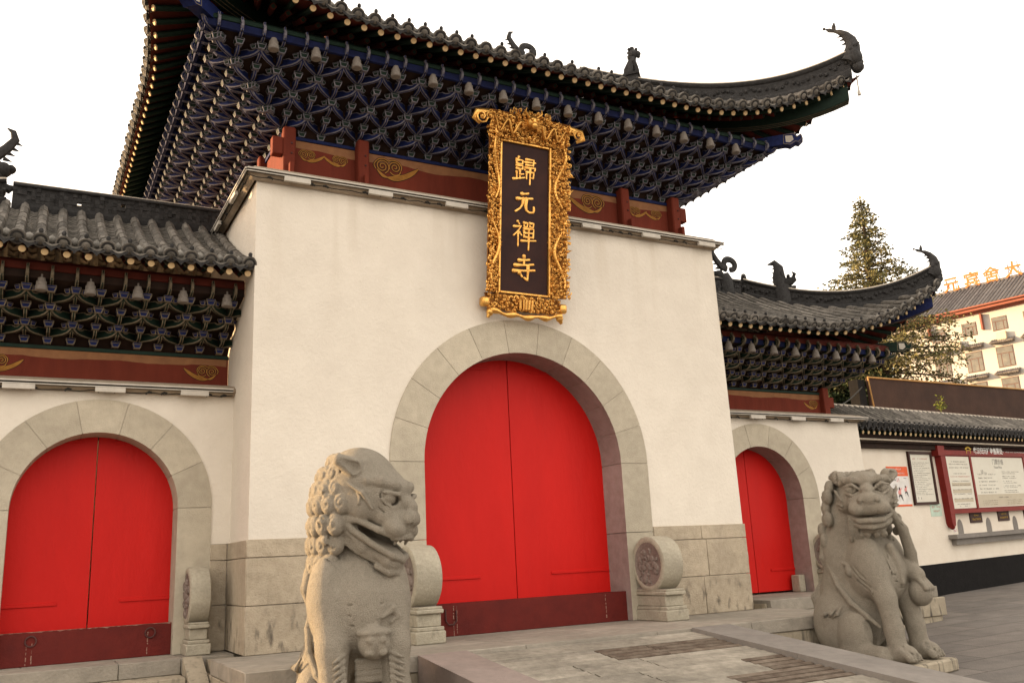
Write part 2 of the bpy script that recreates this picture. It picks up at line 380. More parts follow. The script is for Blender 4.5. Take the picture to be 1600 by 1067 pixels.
while y > -7.2:        # ribbed courses of four ribs; two worn patches with deep rusty grooves
    x = XL+.002
    while x < XR-.01:
        xe = x+random.uniform(.6, 1.2)
        if XR-xe < .4: xe = XR-.002
        nr = 4; d = PI_*nr
        worn = (y > -2.3 and x > -1.1) or (-3.5 < y < -2.7 and x > -.6) or (y < -4.2 and x < 0)
        ramp_slab(x, xe, y, d, -.030 if worn else -.016, 1 if worn else 0)
        for j in range(nr):
            ya = y-PI_*j-.006; yb = y-PI_*(j+(.55 if worn else .86))+random.uniform(-.006,.006)
            cuts = sorted([x+.004, xe-.012]+([x+(xe-x)*random.random() for _ in range(1)] if worn and random.random() < .3 else []))
            for c0, c1 in zip(cuts[:-1], cuts[1:]):
                if c1-c0 < .03: continue
                q = random.uniform(-.003,.002); e = random.uniform(-.007,.007)
                mb.hexa([(c0,yb+e,zz(yb)-.035),(c1,yb+e,zz(yb)-.035),(c1,ya,zz(ya)-.035),(c0,ya,zz(ya)-.035),
                         (c0,yb+e,zz(yb)-.010+q),(c1,yb+e,zz(yb)-.010+q),(c1,ya,zz(ya)-.002+q),(c0,ya,zz(ya)-.002+q)], 2 if worn else 0)
        x = xe
    y -= PI_*4
struct(mb.build('ramp', ['ramp', 'groove', 'ramp_worn']))
def kerb(name, x0, x1, m):
    mb = MB(); y = -1.555
    while y > -7.2:
        d = 1.5
        mb.hexa([(x0,y-d+.004,rz(y-d)-.6),(x1,y-d+.004,rz(y-d)-.6),(x1,y,rz(y)-.6),(x0,y,rz(y)-.6),(x0,y-d+.004,rz(y-d)+.004),(x1,y-d+.004,rz(y-d)+.004),(x1,y,rz(y)+.004),(x0,y,rz(y)+.004)])
        y -= d
    struct(mb.build(name, m))
kerb('ramp_kerb', -2.13, XL, 'kerb_pink'); kerb('ramp_kerb', XR, 1.56, 'kerb')
# ================================================================== wall with an arched opening
def arch_wall(mb, xa, xb, z0, z1, cx, zs, r, y0, y1, zb=None, n=28, xa1=None, xb1=None):
    """thick wall xa..xb, z0..z1 at y0 (front) y1 (back), opening radius r; xa1/xb1: edges at the top (batter)"""
    xa1 = xa if xa1 is None else xa1; xb1 = xb if xb1 is None else xb1
    def ex(x, z):
        t = (z-z0)/(z1-z0)
        if abs(x-xa) < 1e-6: return xa+(xa1-xa)*t
        if abs(x-xb) < 1e-6: return xb+(xb1-xb)*t
        return x
    def strip(P):   # polygon list in xz -> front face, back face
        mb.add([(ex(x,z), y0, z) for x, z in P], [tuple(range(len(P)))])
        mb.add([(ex(x,z), y1, z) for x, z in P], [tuple(range(len(P)-1,-1,-1))])
    A = arc(cx, zs, r, 180, 0, n)
    zb = z0 if zb is None else zb
    if cx-r > xa: strip([(xa,z0),(cx-r,z0),(cx-r,zs),(xa,zs)]); strip([(xa,zs),(cx-r,zs),(cx-r,z1),(xa,z1)])
    strip([(cx+r,z0),(xb,z0),(xb,zs),(cx+r,zs)]); strip([(cx+r,zs),(xb,zs),(xb,z1),(cx+r,z1)])
    for (a, b) in zip(A[:-1], A[1:]): strip([a, b, (b[0], z1), (a[0], z1)])
    for x, x1 in ((xa,xa1),(xb,xb1)):
        q = [(x,y0,z0),(x,y1,z0),(x1,y1,z1),(x1,y0,z1)]
        mb.add(q, [(0,3,2,1) if x == xa else (0,1,2,3)])
    mb.add([(xa1,y0,z1),(xb1,y0,z1),(xb1,y1,z1),(xa1,y1,z1)], [(0,1,2,3)])
def ring(mb, cx, zs, ro, ri, y0, y1, z0, nv, leg=(.5,), gap=.007, mi=0, mj=1, bottom_ok=True):
    """voussoirs: front faces material mi, reveals material mj"""
    def wedge(P, Q, inner_z0=None):
        # P outer pts list, Q inner pts list (same order)
        nn = len(P)
        vs = [(x,y0,z) for x,z in P]+[(x,y0,z) for x,z in Q]+[(x,y1,z) for x,z in P]+[(x,y1,z) for x,z in Q]
        for i in range(nn-1):
            pass
        fF = [(i, nn+i, nn+i+1, i+1) for i in range(nn-1)]
        fI = [(nn+i, 3*nn+i, 3*nn+i+1, nn+i+1) for i in range(nn-1)]
        fO = [(i, i+1, 2*nn+i+1, 2*nn+i) for i in range(nn-1)]
        fE = [(0, 2*nn, 3*nn, nn), (nn-1, 2*nn-1, 4*nn-1, 3*nn-1)]
        o = len(mb.v)
        mb.add(vs, fF+fI+fO+fE, mi)
        for k in range(len(mb.f)-len(fO)-len(fI)-len(fE), len(mb.f)-len(fO)-len(fE)): mb.m[k] = mj
    th = [0]
    for i in range(nv): th.append(180*(i+1)/nv)
    for a, b in zip(th[:-1], th[1:]):
        g = math.degrees(gap/ro)/2
        aa = [a+g+(b-a-2*g)*i/5 for i in range(6)]
        wedge([(cx+ro*math.cos(R(t)), zs+ro*math.sin(R(t))) for t in aa], [(cx+ri*math.cos(R(t)), zs+ri*math.sin(R(t))) for t in aa])
    for sg in (1,-1):
        zz = [z0, *[z0+(zs-z0)*l for l in leg], zs]
        for a, b in zip(zz[:-1], zz[1:]):
            wedge([(cx+sg*ro, a+gap/2), (cx+sg*ro, b-gap/2)], [(cx+sg*ri, a+gap/2), (cx+sg*ri, b-gap/2)])
    # mortar backing just behind the faces
    for (P, Q) in [([ (cx+(ro-.01)*math.cos(R(t)), zs+(ro-.01)*math.sin(R(t))) for t in range(0,181,6)], [(cx+(ri+.008)*math.cos(R(t)), zs+(ri+.008)*math.sin(R(t))) for t in range(0,181,6)])]:
        nn = len(P); vs = [(x,y0+.008,z) for x,z in P]+[(x,y0+.008,z) for x,z in Q]+[(x,y1,z) for x,z in Q]
        mb.add(vs, [(i,nn+i,nn+i+1,i+1) for i in range(nn-1)]+[(nn+i,2*nn+i,2*nn+i+1,nn+i+1) for i in range(nn-1)], mj+1)
def block_wall(mb, x0, x1, y, zs_, wd, th=.06, axis='x', seed=1, gap=.005):
    random.seed(seed)
    for k, (za, zb) in enumerate(zip(zs_[:-1], zs_[1:])):
        x = x0; w0 = wd*(1 if k % 2 else .75)
        while x < x1-.02:
            xe = x+w0*random.uniform(.85, 1.2); w0 = wd
            if x1-xe < wd*.35: xe = x1
            pr = random.uniform(0, .004)
            if axis == 'x': mb.bevbox(x+gap/2, xe-gap/2, y-pr, y+th, za+gap/2, zb-gap/2, .006)
            else: mb.bevbox(y-pr, y+th, x+gap/2, xe-gap/2, za+gap/2, zb-gap/2, .006)
            x = xe
# ================================================================== roofs
class Roof:
    def __init__(s, cx, cy, HX, HY, H, L, aoff, G=None):
        s.cx, s.cy, s.HX, s.HY, s.H, s.L, s.aoff, s.G = cx, cy, HX, HY, H, L, aoff, (HY if G is None else G)
    def z(s, p, q): return s.H(p)+s.L(q)*max(0, 1-p/3.4)+s.L(p)*max(0, 1-q/3.4)*(0 if q > p+1e-6 else 0)
    def P(s, side, u, p, dz=0, dd=0):
        half = s.HX if side in ('front','back') else s.HY
        q = half-abs(u); z = s.z(p, max(q, 0))+dz
        if side == 'front': return Vector((s.cx+u, s.cy-s.HY+p, z))
        if side == 'back': return Vector((s.cx-u, s.cy+s.HY-p, z))
        if side == 'right': return Vector((s.cx+s.HX-p, s.cy+u, z))
        return Vector((s.cx-s.HX+p, s.cy-u, z))
    def p0(s, u, side):
        half = s.HX if side in ('front','back') else s.HY
        return s.aoff(half-abs(u))
    def pend(s, u, side):
        if side in ('front','back'):
            q = s.HX-abs(u); return min(q, s.HY) if q < s.G else s.HY
        return min(s.HY-abs(u), s.G)
def tile_side(roof, side, u0, u1, parent, mirror=False, sp=.2):
    """one slope: pan tiles in overlapping courses, rows of round tiles with end discs, drip tiles, nail caps"""
    mb = MB(); n = max(1, round((u1-u0)/sp)); d = (u1-u0)/n
    up = Vector((0,0,1))
    rnd = random.Random(n)
    for i in range(n+1):
        u = u0+i*d; pa = roof.p0(u, side); pb = roof.pend(u, side)
        if pb-pa < .12: continue
        L = pb-pa; k = max(2, int(L/.24)); pts = []; rad = []
        jit = rnd.uniform(-.006, .006)
        for j in range(k):
            a = pa+L*j/k; b = pa+L*(j+1)/k-.004; wob = rnd.uniform(-.004,.004)
            pts += [roof.P(side, u+jit, a, .03), roof.P(side, u+jit+wob, b, .03)]
            rad += [.058+rnd.uniform(-.002,.003), .050+rnd.uniform(-.002,.003)]
        mb.tube(pts, rad, 8, 0, cap=False)
        # end disc
        e0 = roof.P(side, u, pa-.012, .022); e1 = roof.P(side, u, pa+.03, .03)
        dirv = (e0-e1).normalized()
        sd = dirv.cross(up).normalized(); up2 = sd.cross(dirv)
        tilt = (dirv*.9-up2*.1).normalized()
        rr_ = .079+rnd.uniform(-.003,.003); mb.tube([e0-tilt*.03, e0+tilt*.004], rr_, 16, 0)
        mb.tube([e0+tilt*.0045, e0+tilt*.0046], rr_*.82, 14, 1); mb.tube([e0+tilt*.004, e0+tilt*.012], [.044,.030], 10, 0)
        if rnd.random() < .8: mb.sphere(tuple(e0+up2*.094-dirv*.02), .023, 7, 5, 1, (1,1,1.25))
    for i in range(n):
        ua, ub = u0+i*d+.04, u0+(i+1)*d-.04; um = (ua+ub)/2
        pa = roof.p0(um, side)-.015; pb = roof.pend(um, side)
        if pb-pa < .1: continue
        k = int((pb-pa)/.085)
        vs = []; fs = []
        for j in range(k):
            a = pa+.085*j; b = min(a+.088, pb); st = .016
            o = len(vs)
            vs += [roof.P(side, ua-.02, a, .02), roof.P(side, um, a, -.02+st), roof.P(side, ub+.02, a, .02),
                   roof.P(side, ua-.02, b, .012), roof.P(side, um, b, -.02), roof.P(side, ub+.02, b, .012),
                   roof.P(side, um, a, -.035)]
            fs += [(o,o+1,o+4,o+3),(o+1,o+2,o+5,o+4),(o,o+6,o+1),(o+1,o+6,o+2)]
        mb.add(vs, fs, 0)
        # drip tile
        e = roof.P(side, um, pa, 0); a_ = roof.P(side, ua-.03, pa, .01); b_ = roof.P(side, ub+.03, pa, .01)
        out = (roof.P(side, um, pa-.02, 0)-roof.P(side, um, pa, 0)).normalized(); sdv = (b_-a_).normalized(); dn = -sdv.cross(out) if sdv.cross(out).z > 0 else sdv.cross(out)
        hw = (b_-a_).length/2
        c = (a_+b_)/2
        prof = [(-hw,.0),(-hw*.8,-.035),(-hw*.45,-.042),(-hw*.2,-.060),(0,-.085),(hw*.2,-.060),(hw*.45,-.042),(hw*.8,-.035),(hw,0),(hw*.5,-.022),(0,-.03),(-hw*.5,-.022)]
        dn2 = (dn*.93+out*.25).normalized()
        mb.prism(prof, lambda x, y_, t: tuple(c+sdv*x-dn2*y_+out*t), 0, .014, 1)
        # pale nail cap
        cp = roof.P(side, um, pa+.10, .035)
        mb.sphere(tuple(cp), .046, 9, 6, 2, (1,1,.95)); mb.sphere(tuple(cp+up*.045), .012, 5, 4, 2)
    return mb.build('tile_slope', ['tile', 'tile_dark', 'cap'], parent, mirror=mirror)
def soffit(roof, side, u0, u1, pin, parent, mirror=False):
    """board under the tiles from the eave back to the purlin"""
    mb = MB(); n = max(2, int((u1-u0)/.25)); vs = []
    for i in range(n+1):
        u = u0+(u1-u0)*i/n; half = roof.HX if side in ('front','back') else roof.HY; q = half-abs(u)
        a = roof.p0(u, side)+.02; b = min(pin+.45, max(q, a+.02))
        for j in range(6):
            p = a+(b-a)*j/5
            vs.append(roof.P(side, u, p, -.055-.0*j))
    mb.add(vs, [(i*6+j, i*6+j+1, (i+1)*6+j+1, (i+1)*6+j) for i in range(n) for j in range(5)], 0)
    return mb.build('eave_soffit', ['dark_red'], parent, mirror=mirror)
def rafters(roof, side, u0, u1, pin, parent, mirror=False, sp=.2, rowname='rafter', maxn=100):
    n = max(1, round((u1-u0)/sp)); d = (u1-u0)/n; objs = []
    for i in range(n+1):
        u = u0+i*d; half = roof.HX if side in ('front','back') else roof.HY; q = half-abs(u)
        pa = roof.p0(u, side)+.075; pb = min(pin+.3, q-.02)
        # rafters fan out towards the corner
        fan = max(0, 1-q/2.2)
        if q < .12: continue
        mb = MB(); K = 4; pts = []
        L = max(.35, min(pin-pa+.3, .9))
        for j in range(K+1):
            t = j/K; uu = u-math.copysign(1, u)*fan*.55*L*t if abs(u) > 0 else u
            p = pa+L*t; qq = half-abs(uu)
            if p > qq: p = qq
            pts.append(roof.P(side, uu, p, -.10))
        mb.tube(pts, .036, 8, 0, cap=False)
        t0 = (pts[0]-pts[1]).normalized()
        mb.tube([pts[0]-t0*.002, pts[0]+t0*.012], [.037,.033], 10, 1)
        # lower square rafter
        p2 = []
        for j in range(2, K+1):
            t = j/K; uu = u-math.copysign(1, u)*fan*.55*L*t if abs(u) > 0 else u
            p = pa+L*t+.02; qq = half-abs(uu)
            if p > qq: p = qq
            p2.append(roof.P(side, uu, p, -.175))
        if len(p2) > 1 and (p2[0]-p2[-1]).length > .06 and q > .5:
            mb.tube(p2, .042, 4, 2, cap=True, up=(0,0,1))
            t1 = (p2[0]-p2[1]).normalized(); mb.tube([p2[0]+t1*.001, p2[0]+t1*.004], [.030,.030], 4, 3, up=(0,0,1))
        objs.append(mb.build(rowname, ['green', 'cream', 'dark_red', 'green'], parent, mirror=mirror))
    return objs
def hip_path(roof, sx, sy, q0, q1, n, dz=0):
    out = []
    for i in range(n+1):
        q = q0+(q1-q0)*i/n
        out.append(Vector((roof.cx+sx*(roof.HX-q), roof.cy+sy*(roof.HY-q), roof.z(max(q,0), max(q,0))+dz)))
    return out
def sweep(mb, path, prof, mis, side_hint=None):
    """sweep a vertical profile [(offset, height)...] along a path"""
    n = len(prof); vs = []
    for i, p in enumerate(path):
        t = path[min(i+1, len(path)-1)]-path[max(i-1, 0)]; t.z = 0; t.normalize(); sd = Vector((-t.y, t.x, 0))
        for a, h in prof: vs.append(p+sd*a+Vector((0,0,h)))
    for i in range(len(path)-1):
        for k in range(n):
            mb.add([], [], 0)
    fs = [(i*n+k, i*n+(k+1) % n, (i+1)*n+(k+1) % n, (i+1)*n+k) for i in range(len(path)-1) for k in range(n)]
    o = len(mb.f); mb.add(vs, fs, 0)
    for i in range(len(path)-1):
        for k in range(n): mb.m[o+i*n+k] = mis[k]
    a = len(path)-1
    mb.add([vs[k] for k in range(n)], [tuple(range(n-1,-1,-1))], 0); mb.add([vs[a*n+k] for k in range(n)], [tuple(range(n))], 0)
RIDGE = [(-.10,-.06),(-.10,.03),(-.085,.05),(-.055,.06),(-.055,.075),(-.045,.08),(-.045,.24),(-.06,.25),(-.075,.27),(-.075,.30),(-.055,.325),(.055,.325),(.075,.30),(.075,.27),(.06,.25),(.045,.24),(.045,.08),(.055,.075),(.055,.06),(.085,.05),(.10,.03),(.10,-.06)]
RMI = [0]*9+[1,1,1]+[0]*10
def relief(mb, path, z0, z1, off, seed, step=.055):
    """small carved scrolls on both faces of a ridge band"""
    rnd = random.Random(seed)
    L = 0
    for a, b in zip(path[:-1], path[1:]):
        t = (b-a); l = t.length; th = Vector((t.x, t.y, 0)).normalized(); sd = Vector((-th.y, th.x, 0))
        k = max(1, int(l/step))
        for i in range(k):
            for s_ in (1,-1):
                p = a+t*((i+rnd.random()*.6)/k)+sd*(off*s_)+Vector((0,0,z0+(z1-z0)*rnd.uniform(.2,.8)))
                r = rnd.uniform(.02,.035)
                mb.sphere(tuple(p), r, 6, 4, 0, (1,1,1))
                an = rnd.uniform(0, 6.28)
                mb.tube([p+th*(.03*math.cos(an+j*.9))+Vector((0,0,.03*math.sin(an+j*.9))) for j in range(5)], .010, 4, 0, cap=False)
def fish_finial(mb, base, d, s=1.0):
    """leaping fish with forked tail; base point, horizontal outward direction d"""
    d = Vector(d).normalized(); up = Vector((0,0,1)); sd = Vector((-d.y, d.x, 0))
    def P(a, b, c=0): return base+d*(a*s)+up*(b*s)+sd*(c*s)
    body = [(-.02,-.14),(.05,-.02),(.075,.10),(.06,.21),(.0,.31),(-.075,.375),(-.14,.40)]
    mb.tube([P(*b) for b in body], [r*s for r in (.12,.125,.10,.078,.056,.036,.02)], 10, 0, flat=1.0, up=tuple(sd))
    # open-mouthed head swallowing the ridge end
    mb.sphere(tuple(P(.06,-.08)), .13*s, 10, 8, 0, (1,1,1.1)); mb.sphere(tuple(P(.10,-.22)), .09*s, 8, 6, 0)
    mb.tube([P(.10,-.30), P(.14,-.16), P(.12,-.02)], [.03*s,.05*s,.03*s], 6, 0)
    for c in (-.09,.09):
        mb.sphere(tuple(P(.03,.02,c)), .035*s, 7, 5, 0)
        mb.tube([P(.08,.06,c), P(.16,.10,c*1.2)], [.03*s,.008*s], 5, 0)
    # tail fork
    for e in ((-.25,.46),(-.12,.54)):
        mb.tube([P(-.13,.395), P((-.13+e[0])/2-.01,(.395+e[1])/2), P(*e)], [.022*s,.034*s,.006*s], 6, 0, flat=.5, up=tuple(sd))
    mb.sphere(tuple(P(-.265,.465)), .022*s, 6, 4, 0)
    # spiny back fin on the inner side
    for a, b in ((-.075,.30),(-.055,.24),(-.035,.17),(-.06,.345)):
        mb.tube([P(a+.05,b+.01), P(a-.035,b-.01)], [.03*s,.004*s], 5, 0, flat=.4, up=tuple(sd))
    for i in range(9):
        t = i/8; mb.tube([P(.11-.12*t*t,.02+.27*t), P(.145-.14*t*t,.03+.28*t)], [.02*s,.004*s], 4, 0)
def dragon_ridge_end(mb, base, d, s=1.0):
    """ridge-end beast: a swallowing head with a coiled, looped tail rising above"""
    d = Vector(d).normalized(); up = Vector((0,0,1)); sd = Vector((-d.y, d.x, 0))
    def P(a, b, c=0): return base+d*(a*s)+up*(b*s)+sd*(c*s)
    mb.tube([P(-.20,-.35), P(-.16,-.1), P(-.12,.02)], [.14*s,.16*s,.12*s], 10, 0, flat=.7, up=tuple(sd))
    mb.sphere(tuple(P(-.02,-.02)), .10*s, 8, 6, 0); mb.sphere(tuple(P(.06,.0)), .06*s, 8, 6, 0)
    mb.tube([P(-.02,-.22), P(.06,-.26), P(.12,-.22)], [.05*s,.06*s,.02*s], 6, 0)
    ringp = [P(-.30+.13*math.cos(t), .22+.10*math.sin(t)) for t in [i*math.pi/9-.9 for i in range(17)]]
    mb.tube(ringp, [.05*s+.012*s*math.sin(i/16*3.14) for i in range(17)], 8, 0, flat=.6, up=tuple(sd))
    mb.tube([P(-.22,.12), P(-.10,.16), P(.0,.27), P(.08,.40), P(.05,.50), P(-.02,.54)], [.06*s,.07*s,.06*s,.05*s,.035*s,.006*s], 8, 0, flat=.6, up=tuple(sd))
    for a, b in ((.06,.20),(.10,.27),(.13,.35),(.03,.12),(-.04,.07)):
        mb.tube([P(a-.06,b+.01), P(a+.035,b-.02)], [.035*s,.004*s], 5, 0, flat=.5, up=tuple(sd))
def hip_beast(mb, base, d, s=1.0):
    """dragon head with open jaws on the hip, a hooked horn curling above it"""
    d = Vector(d).normalized(); up = Vector((0,0,1)); sd = Vector((-d.y, d.x, 0))
    def P(a, b, c=0): return base+d*(a*s)+up*(b*s)+sd*(c*s)
    mb.tube([P(-.02,-.30), P(-.02,0), P(-.05,.18), P(-.04,.33), P(-.10,.42), P(-.20,.40)], [.13*s,.12*s,.10*s,.075*s,.05*s,.008*s], 9, 0, flat=.8, up=tuple(sd))
    mb.tube([P(.02,.06), P(.12,.09), P(.20,.12)], [.08*s,.07*s,.035*s], 8, 0)
    mb.tube([P(.04,-.02), P(.12,-.03), P(.19,-.01)], [.06*s,.045*s,.02*s], 8, 0)
    mb.tube([P(.16,.13), P(.19,.20), P(.15,.24)], [.03*s,.028*s,.006*s], 6, 0)
    for c in (-.05,.05): mb.sphere(tuple(P(.09,.16,c)), .03*s, 6, 5, 0); mb.tube([P(.02,.14,c), P(-.02,.24,c*1.6)], [.02*s,.004*s], 5, 0)
    for i in range(6): mb.tube([P(-.12+.01*i,-.05+.07*i), P(-.19+.01*i,-.04+.075*i)], [.03*s,.004*s], 5, 0)
def lion_figure(mb, base, d, s=1.0):
    """small seated guardian on a stepped pedestal"""
    d = Vector(d).normalized(); up = Vector((0,0,1)); sd = Vector((-d.y, d.x, 0))
    def P(a, b, c=0): return base+d*(a*s)+up*(b*s)+sd*(c*s)
    mb.tube([P(0,-.3), P(0,.08)], [.17*s,.13*s], 4, 0); mb.tube([P(0,.08), P(0,.12)], [.17*s,.17*s], 4, 0)
    mb.tube([P(-.07,.12), P(-.05,.22), P(0,.36), P(.03,.46)], [.09*s,.10*s,.075*s,.055*s], 8, 0)
    for c in (-.05,.05): mb.tube([P(.04,.34,c), P(.08,.22,c), P(.08,.13,c)], [.04*s,.03*s,.035*s], 6, 0)
    mb.sphere(tuple(P(.03,.50)), .085*s, 9, 7, 0); mb.sphere(tuple(P(.11,.49)), .055*s, 8, 6, 0); mb.sphere(tuple(P(.12,.445)), .035*s, 6, 5, 0)
    for i in range(10):
        a = i/10*6.28; mb.sphere(tuple(P(-.01+.06*math.cos(a)*.6, .50+.085*math.sin(a), .05*math.cos(a*2))), .032*s, 5, 4, 0)
    mb.sphere(tuple(P(.02,.60)), .045*s, 6, 5, 0); mb.sphere(tuple(P(.09,.58)), .03*s, 6, 5, 0)
# main roof and wing roofs
mainR = Roof(0, 3.5, 5.03, 5.18, lambda p: (6.72+.5*(p-.55)+.033*(p-.55)**2) if p < 2.9 else 8.077+.55*(p-2.9),
             lambda q: 1.09*max(0, 1-max(q,0)/2.95)**2, lambda q: .61*(1-max(0, 1-max(q,0)/2.95)**2)-.02, G=2.9)
wingR = Roof(3.33, 2.10, 4.89, 2.32, lambda p: 4.09+.42*(p-.24)+.06*(p-.24)**2,
             lambda q: 1.12*max(0, 1-max(q,0)/3.1)**2.2, lambda q: .24*(1-max(0, 1-max(q,0)/3.1)**2)-.01)
# ------------------------------------------------------------------ brackets
def arm(mb, x0, y0, z0, dx, dy, L, rise, ms=(0,1)):
    """bracket arm board from (x0,y0,z0) along (dx,dy); pale outlines with a coloured field"""
    l = math.hypot(dx, dy); dx /= l; dy /= l
    fn = lambda s, z, t: (x0+dx*s-dy*t, y0+dy*s+dx*t, z0+z)
    bot = [(0,-.002),(.60*L,.0),(.80*L,.012),(.93*L,.036),(1.0*L,rise+.004)]
    top = [(1.0*L+.02,rise+.012),(.86*L,.085),(.74*L,.062),(.62*L,.066),(.5*L,.092),(.3*L,.095),(0,.095)]
    P = bot+top; th = .017
    mb.prism(P, fn, -th, th, ms[1])
    cx = sum(p[0] for p in P)/len(P); cz = sum(p[1] for p in P)/len(P)
    inner = [(.06*L,.011),(.60*L,.013),(.79*L,.026),(.90*L,.048),(.93*L,.066),(.87*L,.072),(.74*L,.050),(.60*L,.054),(.48*L,.080),(.3*L,.083),(.06*L,.083)]
    mb.prism(inner, fn, -th-.0015, th+.0015, ms[0])
    # coloured stripe under the arm
    B = [(0,-.0035),(.60*L,-.0015),(.80*L,.0105),(.93*L,.0345),(1.0*L,rise+.0025)]
    st = []
    for t in (-th*.42, th*.42): st += [fn(s, z, t) for s, z in B]
    mb.add(st, [(i, i+1, 5+i+1, 5+i) for i in range(4)], ms[0])
def dou(mb, x, y, z, ms=(2,1), a=0, s=1.0):
    c, sn = math.cos(a), math.sin(a)
    def fr(w1, w2, z0, z1, mi):
        vs = []
        for w_, zz in ((w1, z0), (w2, z1)):
            for (i, j) in ((-1,-1),(1,-1),(1,1),(-1,1)):
                X, Y = i*w_, j*w_; vs.append((x+c*X-sn*Y, y+sn*X+c*Y, zz))
        mb.add(vs, [(0,3,2,1),(4,5,6,7),(0,1,5,4),(1,2,6,5),(2,3,7,6),(3,0,4,7)], mi)
    fr(.034*s, .050*s, z-.036*s, z+.010*s, ms[1]); fr(.051*s, .051*s, z+.010*s, z+.034*s, ms[1])
    # coloured panels proud of the pale edges
    for k in range(4):
        b = a+k*math.pi/2; cb, sb = math.cos(b), math.sin(b)
        def q(w0, d0, z0, w1, d1, z1):
            return [(x+cb*X-sb*Y, y+sb*X+cb*Y, zz) for X, Y, zz in ((-w0,-d0,z0),(w0,-d0,z0),(w1,-d1,z1),(-w1,-d1,z1))]
        mb.add(q(.026*s,.0372*s,z-.028*s,.038*s,.0495*s,z+.006*s), [(0,1,2,3)], ms[0])
        mb.add(q(.041*s,.0525*s,z+.014*s,.041*s,.0525*s,z+.028*s), [(0,1,2,3)], ms[0])
def bracket_mesh(T, t0, par, sp, st, dz, mats, name, stub=.16, diag=True):
    """one column of the bracket lattice: tiers t0..T-1; par 0: big caps on even tiers"""
    mb = MB(); r = .5*dz
    for t in range(t0, T):
        y, z = -st*t, dz*t; big = (t+par) % 2 == 0
        dou(mb, 0, y, z, s=1.0)
        if big and t > 0:
            for sg in (-1,1): dou(mb, sg*.060, y+.028, z-.002, a=sg*math.pi/4, s=.72)
        if t < T-1:
            arm(mb, 0, y, z+.034, 0, -1, st, dz-.072)
            if big and diag:
                for sg in (-1,1): arm(mb, sg*.005, y-.004, z+.034, sg*sp, -st, math.hypot(sp, st), dz-.072)
        else:
            arm(mb, 0, y, z+.034, 0, -1, stub, .07)
            ov = [(.115*math.cos(a*math.pi/8), .072*math.sin(a*math.pi/8)) for a in range(16)]
            mb.prism(ov, lambda a, b, t_: (t_, y-stub*.7+a*.75, z+.125+b), -.014, .014, 1)
            for k_, (q1, mm) in enumerate(((.80,0),(.60,1),(.48,0))): mb.prism([(a*q1, b*q1) for a, b in ov], lambda a, b, t_: (t_, y-stub*.7+a*.75, z+.125+b), -.015-.001*k_, .015+.001*k_, mm)
            mb.box(-.012, .012, y-stub*.8-.04, y-stub*.35, z+.05, z+.21, 1); mb.box(-.006, .006, y-stub*.8-.042, y-stub*.35, z+.05, z+.21, 0)
    o = mb.build(name, mats, None, smooth=False)
    return o
def bracket_side(parent, prefix, T, sp, st, dz, mats, us, place, rotz, half_u, proto, ext=True):
    """us: column coordinates along the side; place(u) -> location of tier-0 node; columns beyond the frieze start at higher tiers"""
    for i, (u, t0) in enumerate(us):
        par = i % 2
        key = (prefix, t0, par)
        if key not in proto:
            o = bracket_mesh(T, t0, par, sp, st, dz, mats, 'bracket'); proto[key] = o; c = o; c.parent = parent
        else:
            c = proto[key].copy(); COL.objects.link(c); c.parent = parent
        j_ = random.Random(int(u*997)+len(key)); L_ = place(u); c.location = (L_[0]+j_.uniform(-.003,.003), L_[1]+j_.uniform(-.003,.003), L_[2]+j_.uniform(-.003,.003)); c.rotation_euler = (0,0,rotz+j_.uniform(-.012,.012))
MATS_MAIN = ['blue', 'line', 'green']; MATS_WING = ['green', 'line_gold', 'blue']
def spiral(cx, cz, r0, turns, a0, sgn=1, n=26):
    return [(cx+r0*(1-.86*i/n)*math.cos(a0+sgn*turns*2*math.pi*i/n), cz+r0*(1-.86*i/n)*math.sin(a0+sgn*turns*2*math.pi*i/n)) for i in range(n+1)]
def ribbon(mb, pts, w_, fn, off, mi):
    """flat painted line of width w_ (number or list) on a surface: fn(u, v, off)"""
    n = len(pts); vs = []
    if not hasattr(w_, '__len__'): w_ = [w_]*n
    for i, p in enumerate(pts):
        a = pts[max(i-1,0)]; b = pts[min(i+1,n-1)]; dx, dz = b[0]-a[0], b[1]-a[1]; l = math.hypot(dx, dz) or 1
        nx, nz = -dz/l, dx/l
        vs += [fn(p[0]+nx*w_[i]/2, p[1]+nz*w_[i]/2, off), fn(p[0]-nx*w_[i]/2, p[1]-nz*w_[i]/2, off)]
    mb.add(vs, [(2*i, 2*i+1, 2*i+3, 2*i+2) for i in range(n-1)], mi)
